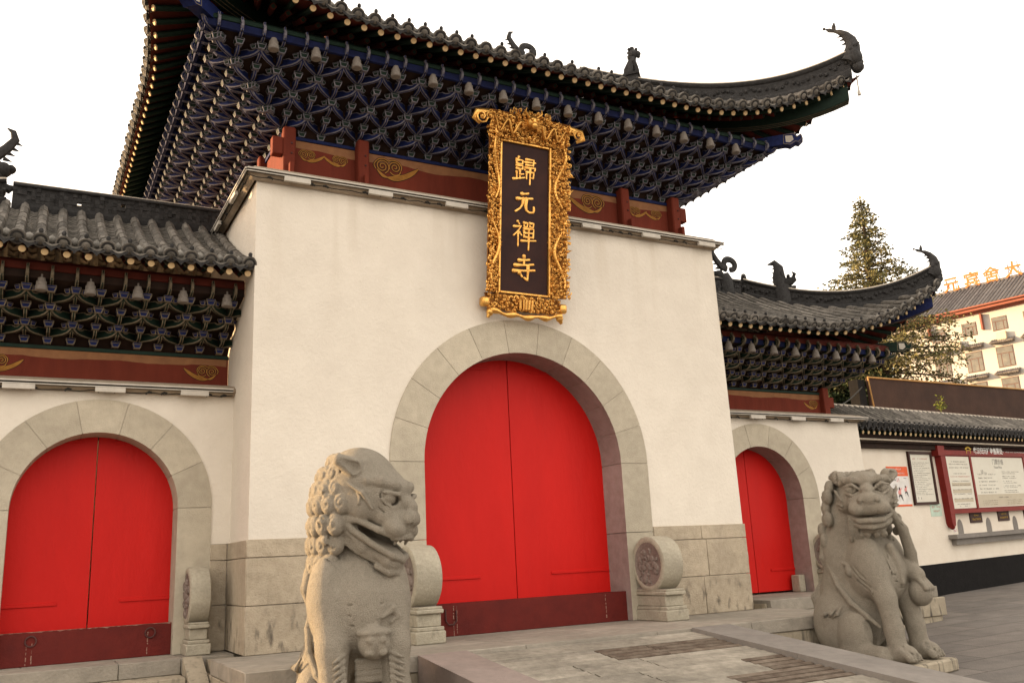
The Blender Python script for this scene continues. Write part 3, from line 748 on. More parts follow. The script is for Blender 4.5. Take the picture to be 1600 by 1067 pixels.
def cloud(mb, cx, cz, s, flip, fn):
    """painted cloud: two spiral curls and a long streaming tail"""
    f = -1 if flip else 1
    def T(P): return [(cx+f*x*s, cz+z*s) for x, z in P]
    sp1 = spiral(-.30, .12, .26, 2.1, -1.2); sp2 = spiral(.16, .14, .22, 1.9, 3.6, -1)
    tails = []
    for k in range(4):
        a = .13*k
        tails.append([(-.50+.02*k,-.02-.03*k),(-.25,-.20-.025*k),(.10,-.28+.045*k-.06),(.45,-.20+.05*k-.05),(.80,.02+.045*k-.06),(1.02,.22)])
    lobes = [[(-.02,-.06),(.12,-.15),(.30,-.10),(.36,.02)],[(-.54,.0),(-.60,.14),(-.52,.28),(-.40,.38),(-.22,.40),(-.08,.34),(0,.38),(.14,.40),(.30,.34),(.40,.20),(.38,.06)]]
    def sm(P, n=5):
        out = []
        for i in range(len(P)-1):
            p0 = P[max(i-1,0)]; p1 = P[i]; p2 = P[i+1]; p3 = P[min(i+2,len(P)-1)]
            for k in range(n):
                t = k/n
                out.append(tuple(.5*((2*p1[j])+(-p0[j]+p2[j])*t+(2*p0[j]-5*p1[j]+4*p2[j]-p3[j])*t*t+(-p0[j]+3*p1[j]-3*p2[j]+p3[j])*t**3) for j in (0,1)))
        return out+[P[-1]]
    for k, C_ in enumerate([sp1, sp2]+[sm(t) for t in tails]+[sm(l) for l in lobes]):
        P = T(C_)
        ribbon(mb, P, .085*s, fn, .002+.00025*k, 1)
    for k, C_ in enumerate([sp1, sp2]+[sm(t) for t in tails]+[sm(l) for l in lobes]):
        P = T(C_)
        ribbon(mb, P, .040*s, fn, .0055+.00025*k, 0)
# ================================================================== CENTRAL GATE
gate = thing('temple_gate', (0, 2.1, 0), 'tall white central gatehouse with a large red arched double door and sweeping grey tiled roof', 'gate')
mb = MB()
arch_wall(mb, -3.335, 3.335, ZD, ZT, 0, ZS, RO-.06, 0, .6, n=40, xa1=-3.325, xb1=3.30)
# side and back walls
mb.add([(-3.335,.6,0),(-3.335,YB,0),(-3.325,YB,ZT),(-3.325,.6,ZT)], [(0,3,2,1)]); mb.add([(3.335,.6,0),(3.335,YB,0),(3.30,YB,ZT),(3.30,.6,ZT)], [(0,1,2,3)])
mb.add([(-3.335,YB,0),(3.335,YB,0),(3.30,YB,ZT),(-3.325,YB,ZT)], [(0,3,2,1)])
mb.box(-3.32, -1.75, .02, .58, 0, ZD); mb.box(1.75, 3.32, .02, .58, 0, ZD)
mb.build('wall', 'plaster', gate)
for x0, x1, xx in ((-3.355,-1.795,-3.358),(1.795,3.355,3.298)):
    mb = MB(); block_wall(mb, x0, x1, -.025, [0,.475,.95,1.135], 1.0, seed=4 if x0 < 0 else 9)
    for k, (za, zb) in enumerate(((0,.475),(.475,.95),(.95,1.135))): mb.bevbox(xx, xx+.06, -.02, .955, za+.003, zb-.003, .006)
    mb.build('stone_base', 'dado', gate)
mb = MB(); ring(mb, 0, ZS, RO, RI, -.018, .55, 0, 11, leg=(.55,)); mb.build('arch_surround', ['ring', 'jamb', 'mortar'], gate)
def door_leaves(parent, cx, zs, r, y, z0, rail_z=(.62,), top_rail=True, gapx=.006, mirror=False):
    for sg in (-1, 1):
        mb = MB()
        A = arc(cx, zs, r, 90, 0 if sg > 0 else 180, 18)
        P = [(cx+sg*gapx, z0)]+[(cx+sg*gapx, zs+r-.001)]+A[1:]+[(cx+sg*r, z0)]
        if sg > 0: P = list(reversed(P))
        mb.prism(P, lambda u, v, t: (u, t, v), y, y+.06)
        leaf = mb.build('door_leaf', 'door', parent, mirror=mirror)
        mb = MB()
        mb.bevbox(min(cx+sg*r*.96, cx+sg*r*.35), max(cx+sg*r*.96, cx+sg*r*.35), y-.014, y+.002, rail_z[0]-.015, rail_z[0]+.02, .006)
        if top_rail: mb.build('door_rail', 'door', leaf, mirror=mirror); mb = MB(); mb.bevbox(min(cx+sg*r*.45, cx+sg*r*.18), max(cx+sg*r*.45, cx+sg*r*.18), y-.012, y+.002, zs+r*.86, zs+r*.86+.028, .005)
        mb.build('door_rail', 'door', leaf, mirror=mirror)
door_leaves(gate, 0, ZS, RI+.05, DOORY, .345)
mb = MB(); mb.bevbox(-1.39, 1.39, .09, .15, .0, .355, .006); mb.box(-1.38, 1.38, .15, DOORY+.05, .02, .345)
th = mb.build('threshold', 'threshold', gate)
def ringpull(parent, x, y, z, r=.05, mirror=False):
    mb = MB(); mb.tube([(x+r*math.cos(t*math.pi/8), y-.012, z+r*math.sin(t*math.pi/8)) for t in range(17)], .008, 6)
    mb.build('iron_ring', 'iron', parent, mirror=mirror)
def scratch(mb, x, y, z0, z1, seed):
    rnd = random.Random(seed); z = z1
    while z > z0:
        h = rnd.uniform(.01,.05); mb.box(x+rnd.uniform(-.004,.004), x+.005+rnd.uniform(0,.006), y-.0025, y+.001, z-h, z); z -= h+rnd.uniform(0,.03)
mb = MB(); scratch(mb, -1.02, .09, .02, .33, 1); scratch(mb, -.98, .09, .05, .33, 2); scratch(mb, 1.05, .09, .05, .33, 3)
mb.build('paint_wear', 'wear', th)
mb = MB(); mb.tube([(-1.12,.078,.30),(-1.12,.07,.17),(-1.09,.066,.13),(-1.02,.066,.13),(-.99,.07,.17),(-.99,.078,.28)], .009, 6); mb.build('iron_handle', 'iron', th)
# cornice cap + aluminium light strip
def cap_prof(mb, pts):  # pts: rows of quads from the outer loop up to the inner loop
    mb.add(pts, [(0,1,5,4),(1,2,6,5),(2,3,7,6),(3,0,4,7)])
mb = MB()
o_, i_ = .105, .30
ring0 = [(-3.335-o_,-o_),(3.31+o_,-o_),(3.31+o_,YB+o_),(-3.335-o_,YB+o_)]
ring1 = [(-3.335-o_*.2,-o_*.2),(3.31+o_*.2,-o_*.2),(3.31+o_*.2,YB),(-3.335-o_*.2,YB)]
ring2 = [(-2.99,.36),(2.99,.36),(2.99,YB-.36),(-2.99,YB-.36)]
for (ra, za), (rb, zb) in (((ring0,5.16),(ring0,5.178)),((ring0,5.178),(ring1,5.27)),((ring1,5.27),(ring2,5.42)),((ring1,5.09),(ring0,5.16))):
    cap_prof(mb, [(x,y,za) for x,y in ra]+[(x,y,zb) for x,y in rb])
mb.build('cornice', 'plaster_cap', gate)
def light_strip(parent, pts, blocks, bs, mirror=False, seed=1):
    """thin aluminium channel along the cornice with lamp boxes and loose cable under it"""
    mb = MB(); rnd = random.Random(seed)
    for a, b in zip(pts[:-1], pts[1:]):
        a = Vector(a); b = Vector(b); t = (b-a).normalized(); nrm = Vector((t.y, -t.x, 0)); up = Vector((0,0,1))
        def bx(s0, s1, n0, n1, z0, z1, mi):
            P = [a+t*s+nrm*n_+up*z for z in (z0,z1) for (s, n_) in ((s0,n0),(s1,n0),(s1,n1),(s0,n1))]
            mb.hexa(P, mi)
        L = (b-a).length
        bx(0, L, 0, .022, .012, .028, 0); bx(0, L, 0, .014, -.016, -.006, 0); bx(0, L, -.01, .002, -.02, .028, 1)
        x = rnd.uniform(.2,.5)
        while x < L-.2:
            bx(x, min(x+.30, L-.05), -.02, .020, -.070, -.020, 0)
            x += bs
        x = .1
        while x < L-.1:
            if rnd.random() < .6:
                p = a+t*x+up*(-.055)-nrm*.02; mb.tube([p-t*.03, p+up*.01, p+t*.035-up*.012], .013, 5, 1)
            x += .16
        k = int(L/.12); P = [a+t*(L*i/k)+up*(-.045-.02*abs(math.sin(i*1.3)))-nrm*.03 for i in range(k+1)]
        mb.tube(P, .006, 4, 1)
    return mb.build('light_strip', ['alu', 'cable'], parent, mirror=mirror)
light_strip(gate, [(-3.46,YB,5.165),(-3.46,-.125,5.165),(3.435,-.125,5.165)], 7, 1.0)
# frieze
FX = 2.97; FY = .36
mb = MB()
mb.box(-FX, FX, FY, FY+.06, 5.36, 5.905, 0); mb.box(-FX, FX, YB-.42, YB-.36, 5.36, 5.905, 0)
mb.box(-FX, -FX+.06, FY+.06, YB-.42, 5.36, 5.905, 0); mb.box(FX-.06, FX, FY+.06, YB-.42, 5.36, 5.905, 0)
mb.box(-FX-.015, FX+.015, FY-.02, FY-.002, 5.865, 5.905, 1); mb.box(-FX-.02, -FX-.002, FY+.03, YB-.40, 5.865, 5.905, 1)
fz = mb.build('frieze_board', ['red_wood', 'blue'], gate, smooth=False)
mb = MB(); rnd = random.Random(2)   # tan painted band with an uneven lower edge + clouds
def FN(u, v, off): return (u, FY-.0-off, v)
n = 60; vs = []
for i in range(n+1):
    x = -2.9+5.8*i/n; vs += [(x, FY-.0015, 5.864), (x, FY-.0015, 5.755+.018*math.sin(i*.55)+rnd.uniform(-.006,.006))]
mb.add(vs, [(2*i, 2*i+1, 2*i+3, 2*i+2) for i in range(n)], 2)
for cx, s_, fl in ((-2.64,.20,False),(-2.26,.19,True),(-1.58,.37,False),(1.46,.37,True),(2.24,.20,False),(2.60,.19,True)):
    cloud(mb, cx, 5.675, s_, fl, FN)
mb.build('painted_cloud', ['gold_paint', 'black_paint', 'tan'], fz, smooth=False)
for x in (-2.90, -1.98, 1.98, 2.90):
    mb = MB(); mb.bevbox(x-.075, x+.075, .22, .37, 5.36, 5.97, .02)
    mb.bevbox(x+(-.02 if x < 0 else -.0), x+(.03 if x < 0 else .05), .13, .24, 5.30, 5.47, .006)
    po = mb.build('post', 'red_wood', gate)
    for z in (5.62, 5.75):
        mb = MB(); mb.sphere((x+.02,.216,z), .014, 6, 4); mb.build('bolt', 'iron', po)
    if abs(x) > 2.5:
        sg = math.copysign(1, x); mb = MB(); mb.bevbox(min(x+sg*.075,x+sg*.20), max(x+sg*.075,x+sg*.20), .24, .36, 5.60, 5.82, .008); mb.build('tenon', 'red_wood', po)
for y in (1.2, 2.7, 4.2, 5.7):
    mb = MB(); mb.bevbox(-3.06, -2.92, y-.07, y+.07, 5.36, 5.97, .02); mb.build('post', 'red_wood', gate)
# brackets
SPM = 2*FX/25; STM = .235; DZM = .122; T = 5; Z0 = 5.945
proto = {}
cols = [(-FX-SPM*j, j) for j in range(4, 0, -1)]+[(-FX+SPM*i, 0) for i in range(26)]+[(FX+SPM*j, j) for j in range(1, 5)]
bracket_side(gate, 'm', T, SPM, STM, DZM, MATS_MAIN, cols, lambda u: (u, FY-2.1, Z0), 0, FX, proto)
DY = YB-.72; NS = 27; SPS = DY/NS
colsS = [(SPS*i, 0) for i in range(0, NS+1)]
colsL = [(-SPS*j, j) for j in range(4, 0, -1)]+colsS+[(DY+SPS*j, j) for j in range(1, 5)]
bracket_side(gate, 'l', T, SPS, STM, DZM, MATS_MAIN, colsL, lambda u: (-FX, FY+u-2.1, Z0), -math.pi/2, DY, proto)
bracket_side(gate, 'r', T, SPS, STM, DZM, MATS_MAIN, colsL[::1], lambda u: (FX, FY+u-2.1, Z0), math.pi/2, DY, proto)
def corner_brackets(parent, cx, cy, sx, z0, T, st, dz, mats, mirror=False, loc_parent=None):
    mb = MB()
    for t in range(T):
        x, y, z = cx+sx*st*t, cy-st*t, z0+dz*t
        if t: dou(mb, x, y, z, a=math.pi/4, s=1.15)
        if t: 
            for k in (1,-1): dou(mb, x-sx*.05*(k > 0), y+.05*(k < 0), z-.002, s=.8)
        L = st*1.414
        if t < T-1: arm(mb, x, y, z+.034, sx, -1, L, dz-.072)
        else: arm(mb, x, y, z+.034, sx, -1, .25, .07)
    return mb.build('corner_bracket', mats, parent, mirror=mirror, smooth=False)
corner_brackets(gate, -FX, FY, -1, Z0, T, STM, DZM, MATS_MAIN); corner_brackets(gate, FX, FY, 1, Z0, T, STM, DZM, MATS_MAIN)
# purlin + dark boards behind the lattice
def skirt(parent, xa, xb, ya, yb, tiers, name, m, mirror=False, sides=('f','l','r'), th=.02):
    """sloping board ring: tiers = list of (outset, z); xa..xb, ya..yb = inner rectangle"""
    mb = MB()
    for (o0, z0), (o1, z1) in zip(tiers[:-1], tiers[1:]):
        A = [(xa-o0, ya-o0, z0), (xb+o0, ya-o0, z0), (xb+o0, yb+o0, z0), (xa-o0, yb+o0, z0)]
        B = [(xa-o1, ya-o1, z1), (xb+o1, ya-o1, z1), (xb+o1, yb+o1, z1), (xa-o1, yb+o1, z1)]
        if 'f' in sides: mb.add([A[0],A[1],B[1],B[0]], [(0,1,2,3)])
        if 'r' in sides: mb.add([A[1],A[2],B[2],B[1]], [(0,1,2,3)])
        if 'b' in sides: mb.add([A[2],A[3],B[3],B[2]], [(0,1,2,3)])
        if 'l' in sides: mb.add([A[3],A[0],B[0],B[3]], [(0,1,2,3)])
    return mb.build(name, m, parent, mirror=mirror, smooth=False)
tiers = [(-.05, 5.90)]
for t in range(1, 5): tiers += [(STM*t-.16, Z0+DZM*t-.05), (STM*t-.16, Z0+DZM*t+.02), (STM*t-.03, Z0+DZM*t+.045)]
tiers += [(1.0, 6.52)]
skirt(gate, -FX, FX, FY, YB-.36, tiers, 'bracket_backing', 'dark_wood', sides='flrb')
PO = .235*4+.14
skirt(gate, -FX, FX, FY, YB-.36, [(PO-.04,6.48),(PO,6.48),(PO,6.565),(PO-.03,6.565)], 'purlin', 'blue_dark', sides='flrb')
skirt(gate, -FX, FX, FY, YB-.36, [(PO-.03,6.565),(PO+.012,6.57),(PO+.012,6.615),(PO-.03,6.66)], 'eave_beam', 'green', sides='flrb')
# roof
for side, half in (('front',5.03),('back',5.03),('left',5.18),('right',5.18)):
    tile_side(mainR, side, -half+.14, half-.14, gate)
    soffit(mainR, side, -half+.02, half-.02, 1.25, gate)
for side, half in (('front',5.03),('left',5.18),('right',5.18)):
    rafters(mainR, side, -half+.24, half-.24, 1.25, gate)
def corner_beams(parent, roof, sx, sy, qa, qb, zdrop, m_head, m_up, mirror=False):
    """two stacked hip beams: short carved lower head, long upper beam sweeping to the tip"""
    P = hip_path(roof, sx, sy, 1.9, .16, 12, -.27)
    mb = MB()
    sweep(mb, P, [(-.085,-.10),(.085,-.10),(.10,-.02),(.09,.16),(-.09,.16),(-.10,-.02)], [0,0,0,0,0,0])
    for dx, dz_ in ((-.055,-.101),(.0,-.101),(.055,-.101)):
        sweep(mb, P, [(dx-.004,dz_-.004),(dx+.004,dz_-.004),(dx+.004,dz_+.002),(dx-.004,dz_+.002)], [1,1,1,1])
    mb.build('corner_beam', [m_up, 'line_gold'], parent, mirror=mirror)
    mb = MB(); d = Vector((sx, sy, 0)).normalized(); sd = Vector((-d.y, d.x, 0)); up = Vector((0,0,1))
    base = Vector((roof.cx+sx*(roof.HX-qa), roof.cy+sy*(roof.HY-qa), zdrop))
    L = (qa-qb)*1.414
    prof = [(-.45,-.06),(L*.55,-.06),(L*.66,-.09),(L*.8,-.05),(L*.88,-.07),(L,-.01),(L*.97,.07),(L*.86,.04),(L*.8,.10),(-.45,.10)]
    fn = lambda u, v, t: tuple(base+d*u+up*v+sd*t)
    mb.prism(prof, fn, -.075, .075, 0)
    inner = [(-.42,-.045),(L*.5,-.045),(L*.5,.085),(-.42,.085)]
    edge = [(L*.50,-.05),(L*.66,-.075),(L*.80,-.035),(L*.88,-.055),(L*.975,-.005),(L*.955,.052),(L*.85,.025),(L*.78,.088),(L*.52,.09)]
    ribbonp = edge+[edge[0]]
    for sg in (-1, 1):
        ribbon(mb, ribbonp, .010, lambda u, v, o: fn(u, v, sg*(.075+o)), .002, 1)
        mb.prism([(L*.56,-.03),(L*.66,-.045),(L*.76,-.01),(L*.74,.06),(L*.56,.07)], fn, sg*.0745, sg*.0775, 2)
    mb.build('corner_beam_head', [m_head, 'line_gold', 'alu'], parent, mirror=mirror)
corner_beams(gate, mainR, -1, -1, 1.05, .66, 6.62, 'blue', 'green'); corner_beams(gate, mainR, 1, -1, 1.05, .66, 6.62, 'blue', 'green')
# ridges
def hip_ridge(parent, roof, sx, sy, q0, s=1.0, mirror=False, seed=1):
    P = hip_path(roof, sx, sy, q0, .10, 26, .03)
    mb = MB(); sweep(mb, P, [(a*s, h*s) for a, h in RIDGE], RMI); relief(mb, P, .09*s, .23*s, .045*s, seed)
    r = mb.build('hip_ridge', ['tile_dark', 'mortar'], parent, mirror=mirror)
    return r
for sx in (-1, 1):
    for sy in (-1, 1):
        h = hip_ridge(gate, mainR, sx, sy, 2.95, 1.15, seed=sx+2)
        if sy > 0: continue
        mb = MB(); fish_finial(mb, hip_path(mainR, sx, sy, .10, .0, 1, .36)[0], (sx, sy, 0), 1.05)
        tag(mb.build('fish_finial', 'tile_dark', h), 'slender dark fish with a forked tail raised on the upswept roof corner')
        mb = MB(); lion_figure(mb, hip_path(mainR, sx, sy, 2.36, 2.3, 1, .34)[0], (sx, sy, 0), .95); mb.build('ridge_lion', 'tile_dark', h)
def open_ridge(parent, x0, x1, y, z0, z1, roofend=0, mirror=False, seed=3, rise=0, name='main_ridge'):
    """openwork carved ridge: base roll, relief panel with small piercings, pale cap"""
    rnd = random.Random(seed); mb = MB(); c = .05; nx = int((x1-x0)/c); nz = max(3, int((z1-z0-.12)/c)); c = (x1-x0)/nx; cz = (z1-z0-.12)/nz
    def zo(x): return rise*(abs(x)/max(abs(x0),abs(x1)))**3 if rise else 0
    for i in range(nx):
        for j in range(nz):
            if rnd.random() < .035 and 0 < j < nz-1: continue
            d = .03+.022*rnd.random()+(.012 if i % 14 == 0 else 0)
            xa = x0+i*c; za = z0+.06+j*cz; e = .0008*((i+j) % 2)
            mb.box(xa, xa+c, y-d-e, y+d+e, za+zo(xa), za+cz+zo(xa), 0)
    P = [Vector((x0+(x1-x0)*i/30, y, z0+zo(x0+(x1-x0)*i/30))) for i in range(31)]
    sweep(mb, P, [(-.09,-.12),(-.09,.0),(-.07,.05),(-.04,.062),(.04,.062),(.07,.05),(.09,0),(.09,-.12)], [0]*8)
    h = z1-z0
    sweep(mb, P, [(-.05,h-.062),(-.075,h-.05),(-.075,h-.02),(-.05,h),(.05,h),(.075,h-.02),(.075,h-.05),(.05,h-.062)], [0,0,1,1,1,0,0,0])
    return mb.build(name, ['tile_dark', 'mortar'], parent, mirror=mirror, smooth=False)
rd = open_ridge(gate, -2.1, 2.1, 3.5, 9.26, 9.68, rise=.10)
for sx in (-1, 1):   # gable ends and the ridges running down beside them
    mb = MB(); mb.prism([(3.5-2.28, 8.05),(3.5+2.28, 8.05),(3.5,9.30)], lambda a, b, t: (t, a, b), sx*2.06-.04, sx*2.06+.04); mb.build('gable', 'dark_red', gate)
    for sy in (-1, 1):
        P = [Vector((sx*2.13, 3.5+sy*(5.18-p), mainR.z(p, 5)+.03)) for p in [2.7+.24*i for i in range(11)]]
        mb = MB(); sweep(mb, P, RIDGE, RMI); mb.build('gable_ridge', ['tile_dark', 'mortar'], gate)
for sx in (-1, 1):
    mb = MB(); dragon_ridge_end(mb, Vector((sx*2.12, 3.5, 9.95)), (-sx, 0, 0), 1.05); mb.build('ridge_ornament', 'tile_dark', rd)
# hanging rods at the two front corners
for sx in (-1, 1):
    p = hip_path(mainR, sx, -1, .05, 0, 1, -.05)[0]; mb = MB()
    mb.tube([p+Vector((0,0,.02)), p+Vector((0,0,-.22))], .010, 6); mb.lathe([(.012,-.22),(.022,-.24),(.026,-.30),(.0,-.31)], 8, c=tuple(p)); mb.build('corner_rod', 'alu', gate)
# ================================================================== WINGS
def wing(sx):
    mir = sx < 0
    lab = ('lower side gate on the left with a red arched door above a threshold board' if mir
           else 'lower side gate on the right, its red arched door half hidden by the tall block')
    g = thing('side_gate', (sx*5.2, 2.1, 0), lab, 'gate', None)
    mb = MB(); arch_wall(mb, 3.33, XE, ZD, ZW, XC, ZS2, RO2-.05, S, S+.55, n=30, xb1=XE-.03)
    mb.box(3.33, XC-RO2+.03, S+.02, S+.54, 0, ZD); mb.box(XC+RO2-.03, XE-.012, S+.02, S+.54, -.3, ZD)
    mb.add([(XE,S+.55,-.4),(XE,3.24,-.4),(XE-.03,3.24,ZW),(XE-.03,S+.55,ZW)], [(0,1,2,3)])
    mb.add([(3.33,3.24,-.4),(XE,3.24,-.4),(XE-.03,3.24,ZW),(3.33,3.24,ZW)], [(0,3,2,1)])
    mb.build('wall', 'plaster', g, mirror=mir)
    mb = MB()
    if XC-RO2 > 3.36: block_wall(mb, 3.36, XC-RO2+.005, S-.02, [0,.475,.95,1.13], .7, seed=3); mb.build('stone_base', 'dado', g, mirror=mir)
    mb = MB()
    block_wall(mb, XC+RO2-.005, XE+.02, S-.02, [0 if mir else .1,.475,.95,1.13], .9, seed=6)
    mb.build('stone_base', 'dado', g, mirror=mir)
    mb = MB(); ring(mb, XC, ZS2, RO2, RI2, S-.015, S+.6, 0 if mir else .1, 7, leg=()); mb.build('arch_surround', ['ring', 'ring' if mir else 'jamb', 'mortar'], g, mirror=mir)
    zb = .31 if mir else .13
    door_leaves(g, XC, ZS2, RI2+.05, DOORY2, zb, rail_z=(.58 if mir else .45,), mirror=mir, top_rail=mir)
    if mir:
        mb = MB(); mb.bevbox(XC-.83, XC+.83, 1.06, 1.12, .0, .33, .006); mb.box(XC-.82, XC+.82, 1.12, DOORY2+.03, .02, .31)
        t = mb.build('threshold', 'threshold', g, mirror=True)
        ringpull(t, XC-.60, 1.06, .24, mirror=True); ringpull(t, XC+.52, 1.06, .24, mirror=True)
        mb = MB(); scratch(mb, XC-.58, 1.06, .02, .25, 4); scratch(mb, XC+.50, 1.06, .02, .22, 5); scratch(mb, XC+.55, 1.06, .02, .22, 6)
        rnd = random.Random(8)
        t_ = []
        for i in range(60): x = XC-.815+1.63*i/59; t_ += [(x, 1.0575, .3305), (x, 1.0575, .3295-max(.0005, rnd.gauss(.002, .004)))]
        mb.add(t_, [(2*i, 2*i+1, 2*i+3, 2*i+2) for i in range(59)])
        mb.build('paint_wear', 'wear', t, mirror=True)
    else:
        mb = MB(); mb.bevbox(XC+RI2-.16, XC+RI2-.03, S+.12, S+.30, .1, .36, .015); mb.build('door_stone', 'drum', g)
    # cornice
    mb = MB(); o_ = .11
    r0 = [(3.33,S-o_),(XE+o_,S-o_),(XE+o_,3.24+o_),(3.33,3.24+o_)]; r1 = [(3.33,S-.02),(XE+.0,S-.02),(XE+.0,3.26),(3.33,3.26)]; r2 = [(3.33,1.30),(6.68,1.30),(6.68,2.9),(3.33,2.9)]
    for (ra, za), (rb, zb_) in (((r0,2.83),(r0,2.86)),((r0,2.86),(r1,2.91)),((r1,2.91),(r2,2.99)),((r1,2.78),(r0,2.83))):
        cap_prof(mb, [(x,y,za) for x,y in ra]+[(x,y,zb_) for x,y in rb])
    mb.build('cornice', 'plaster_cap', g, mirror=mir)
    light_strip(g, [(3.36,S-.115,2.835),(XE+.105,S-.115,2.835)], 4, .87, mirror=mir, seed=3)
    # frieze
    mb = MB(); mb.box(3.34, 6.68, 1.30, 1.36, 2.93, 3.345, 0); mb.box(6.62, 6.68, 1.36, 2.84, 2.93, 3.345, 0); mb.box(3.34, 6.70, 1.282, 1.298, 3.305, 3.345, 1)
    fb = mb.build('frieze_board', ['red_wood', 'green'], g, mirror=mir, smooth=False)
    mb = MB(); rnd = random.Random(5); n = 40; vs = []
    for i in range(n+1):
        x = 3.36+3.2*i/n; vs += [(x, 1.2985, 3.304), (x, 1.2985, 3.215+.010*math.sin(i*.5)+rnd.uniform(-.004,.004))]
    mb.add(vs, [(2*i, 2*i+1, 2*i+3, 2*i+2) for i in range(n)], 2)
    fn = lambda u, v, off: (u, 1.30-off, v)
    if mir: cloud(mb, 3.60, 3.12, .24, False, fn); cloud(mb, 5.75, 3.12, .24, True, fn)
    else: cloud(mb, 6.38, 3.12, .20, True, fn)
    mb.build('painted_cloud', ['gold_paint', 'black_paint', 'tan'], fb, mirror=mir, smooth=False)
    mb = MB(); mb.bevbox(6.56, 6.70, 1.20, 1.34, 2.92, 3.42, .015); mb.build('post', 'red_wood', g, mirror=mir)
    mb = MB(); mb.bevbox(6.70, 6.82, 1.22, 1.32, 3.08, 3.26, .008); mb.build('tenon', 'red_wood', g, mirror=mir)
    # brackets
    sp, st, dz, T_, z0 = .229, .235, .128, 4, 3.40
    proto = {}; ys_ = 1.28
    cols = [(6.66-sp*i, 0) for i in range(14, -1, -1)]+[(6.66+sp*j, j) for j in range(1, 4)]
    bracket_side(g, 'w', T_, sp, st, dz, MATS_WING, cols, lambda u: (sx*u-sx*5.2, ys_-2.1, z0), 0, 0, proto)
    colr = [(1.28-sp*j, j) for j in range(3, 0, -1)]+[(1.28+sp*i, 0) for i in range(7)]
    bracket_side(g, 'x', T_, sp, st, dz, MATS_WING, colr, lambda u: (sx*6.66-sx*5.2, u-2.1, z0), math.pi/2*sx, 0, proto)
    corner_brackets(g, 6.66, ys_, 1, z0, T_, st, dz, MATS_WING, mirror=mir)
    tiers = [(-.05, 3.36)]
    for t in range(1, 4): tiers += [(st*t-.16, z0+dz*t-.05), (st*t-.16, z0+dz*t+.02), (st*t-.03, z0+dz*t+.045)]
    tiers += [(.80, 3.86)]
    def sk(nm, m, tt):
        mb = MB()
        for (o0, a), (o1, b) in zip(tt[:-1], tt[1:]):
            mb.add([(3.34,1.30-o0,a),(6.68+o0,1.30-o0,a),(6.68+o1,1.30-o1,b),(3.34,1.30-o1,b)], [(0,1,2,3)])
            mb.add([(6.68+o0,1.30-o0,a),(6.68+o0,2.9+o0,a),(6.68+o1,2.9+o1,b),(6.68+o1,1.30-o1,b)], [(0,1,2,3)])
        mb.build(nm, m, g, mirror=mir, smooth=False)
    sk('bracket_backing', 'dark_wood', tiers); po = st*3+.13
    sk('purlin', 'dark_wood' if mir else 'blue_dark', [(po-.04,3.86),(po,3.86),(po,3.94),(po-.03,3.94)]); sk('eave_beam', 'dark_red', [(po-.03,3.94),(po+.015,3.945),(po+.015,4.02),(po-.03,4.06)])
    # roof
    tile_side(wingR, 'front', .055, 4.89-.14, g, mirror=mir); tile_side(wingR, 'back', -4.89+.14, -.055, g, mirror=mir)
    tile_side(wingR, 'right', -2.32+.14, 2.32-.14, g, mirror=mir)
    soffit(wingR, 'front', .02, 4.89-.02, 1.05, g, mirror=mir); soffit(wingR, 'right', -2.3, 2.3, 1.05, g, mirror=mir)
    rafters(wingR, 'front', .055, 4.89-.24, 1.0, g, mirror=mir); rafters(wingR, 'right', -2.32+.24, 2.32-.24, 1.0, g, mirror=mir)
    corner_beams(g, wingR, 1, -1, .80, .45, 4.0, 'green', 'blue', mirror=mir)
    for sy in (-1, 1):
        h = hip_ridge(g, wingR, 1, sy, 2.32, .95, mirror=mir, seed=4)
        tip = hip_path(wingR, 1, sy, .10, 0, 1, .28)[0]
        mb = MB(); fish_finial(mb, tip, (1, sy, 0), .85)
        mb.build('fish_finial', 'tile_dark', h, mirror=mir)
        mb = MB(); hip_beast(mb, hip_path(wingR, 1, sy, 1.84, 1.7, 1, .34)[0], (1, sy, 0), 1.15)
        mb.build('ridge_beast', 'tile_dark', h, mirror=mir)
    r = open_ridge(g, 3.36, 5.78, 2.1, 5.22, 5.54, mirror=mir, seed=12)
    mb = MB(); dragon_ridge_end(mb, Vector((5.88 if mir else 5.30, 2.1, 5.70 if mir else 5.60)), (-1,0,0), 1.0); mb.build('ridge_ornament', 'tile_dark', r, mirror=mir)
    return g
wing(-1); wing(1)
# ================================================================== floodlights under the eaves
mb = MB(); mb.X = Matrix.Scale(.86, 4); mb.lathe([(.030,.085),(.042,.082),(.046,.045),(.056,.040),(.058,.030),(.058,-.01),(.066,-.018),(.068,-.045),(.070,-.07),(.060,-.078)], 16)
mb.lathe([(.012,.13),(.012,.085)], 6)
fl = mb.build('floodlight', 'lamp'); proto_fl = fl
spots = []
xs_m = [-FX+SPM*(i+.5) for i in range(0, 25, 2)]
for i, x in enumerate([-FX-SPM*1.5]+xs_m+[FX+SPM*1.5]): spots.append(('m', x, -.70, 6.42))
xw = [-5.85,-5.39,-4.93,-4.465,-4.00,-3.53]
for x in xw: spots.append(('wl', x, .46, 3.79))
for x in (3.86,4.32,4.78,5.24,5.69,6.15,6.61,7.0): spots.append(('wr', x, .46, 3.79))
ordn = ['first','second','third','fourth','fifth','sixth','seventh','eighth','ninth','tenth','eleventh','twelfth','thirteenth','fourteenth','fifteenth','sixteenth']
cnt = {}
for k, (g_, x, y, z) in enumerate(spots):
    o = fl if k == 0 else dup(proto_fl)
    o.location = (x, y, z); i = cnt.get(g_, 0); cnt[g_] = i+1
    where = {'m': 'under the front eave of the tall central roof', 'wl': 'under the eave of the left side gate', 'wr': 'under the eave of the right side gate'}[g_]
    tag(o, f'{ordn[i]} bell shaped floodlight from the left {where}', 'floodlight', 'bell shaped floodlights under the eaves')
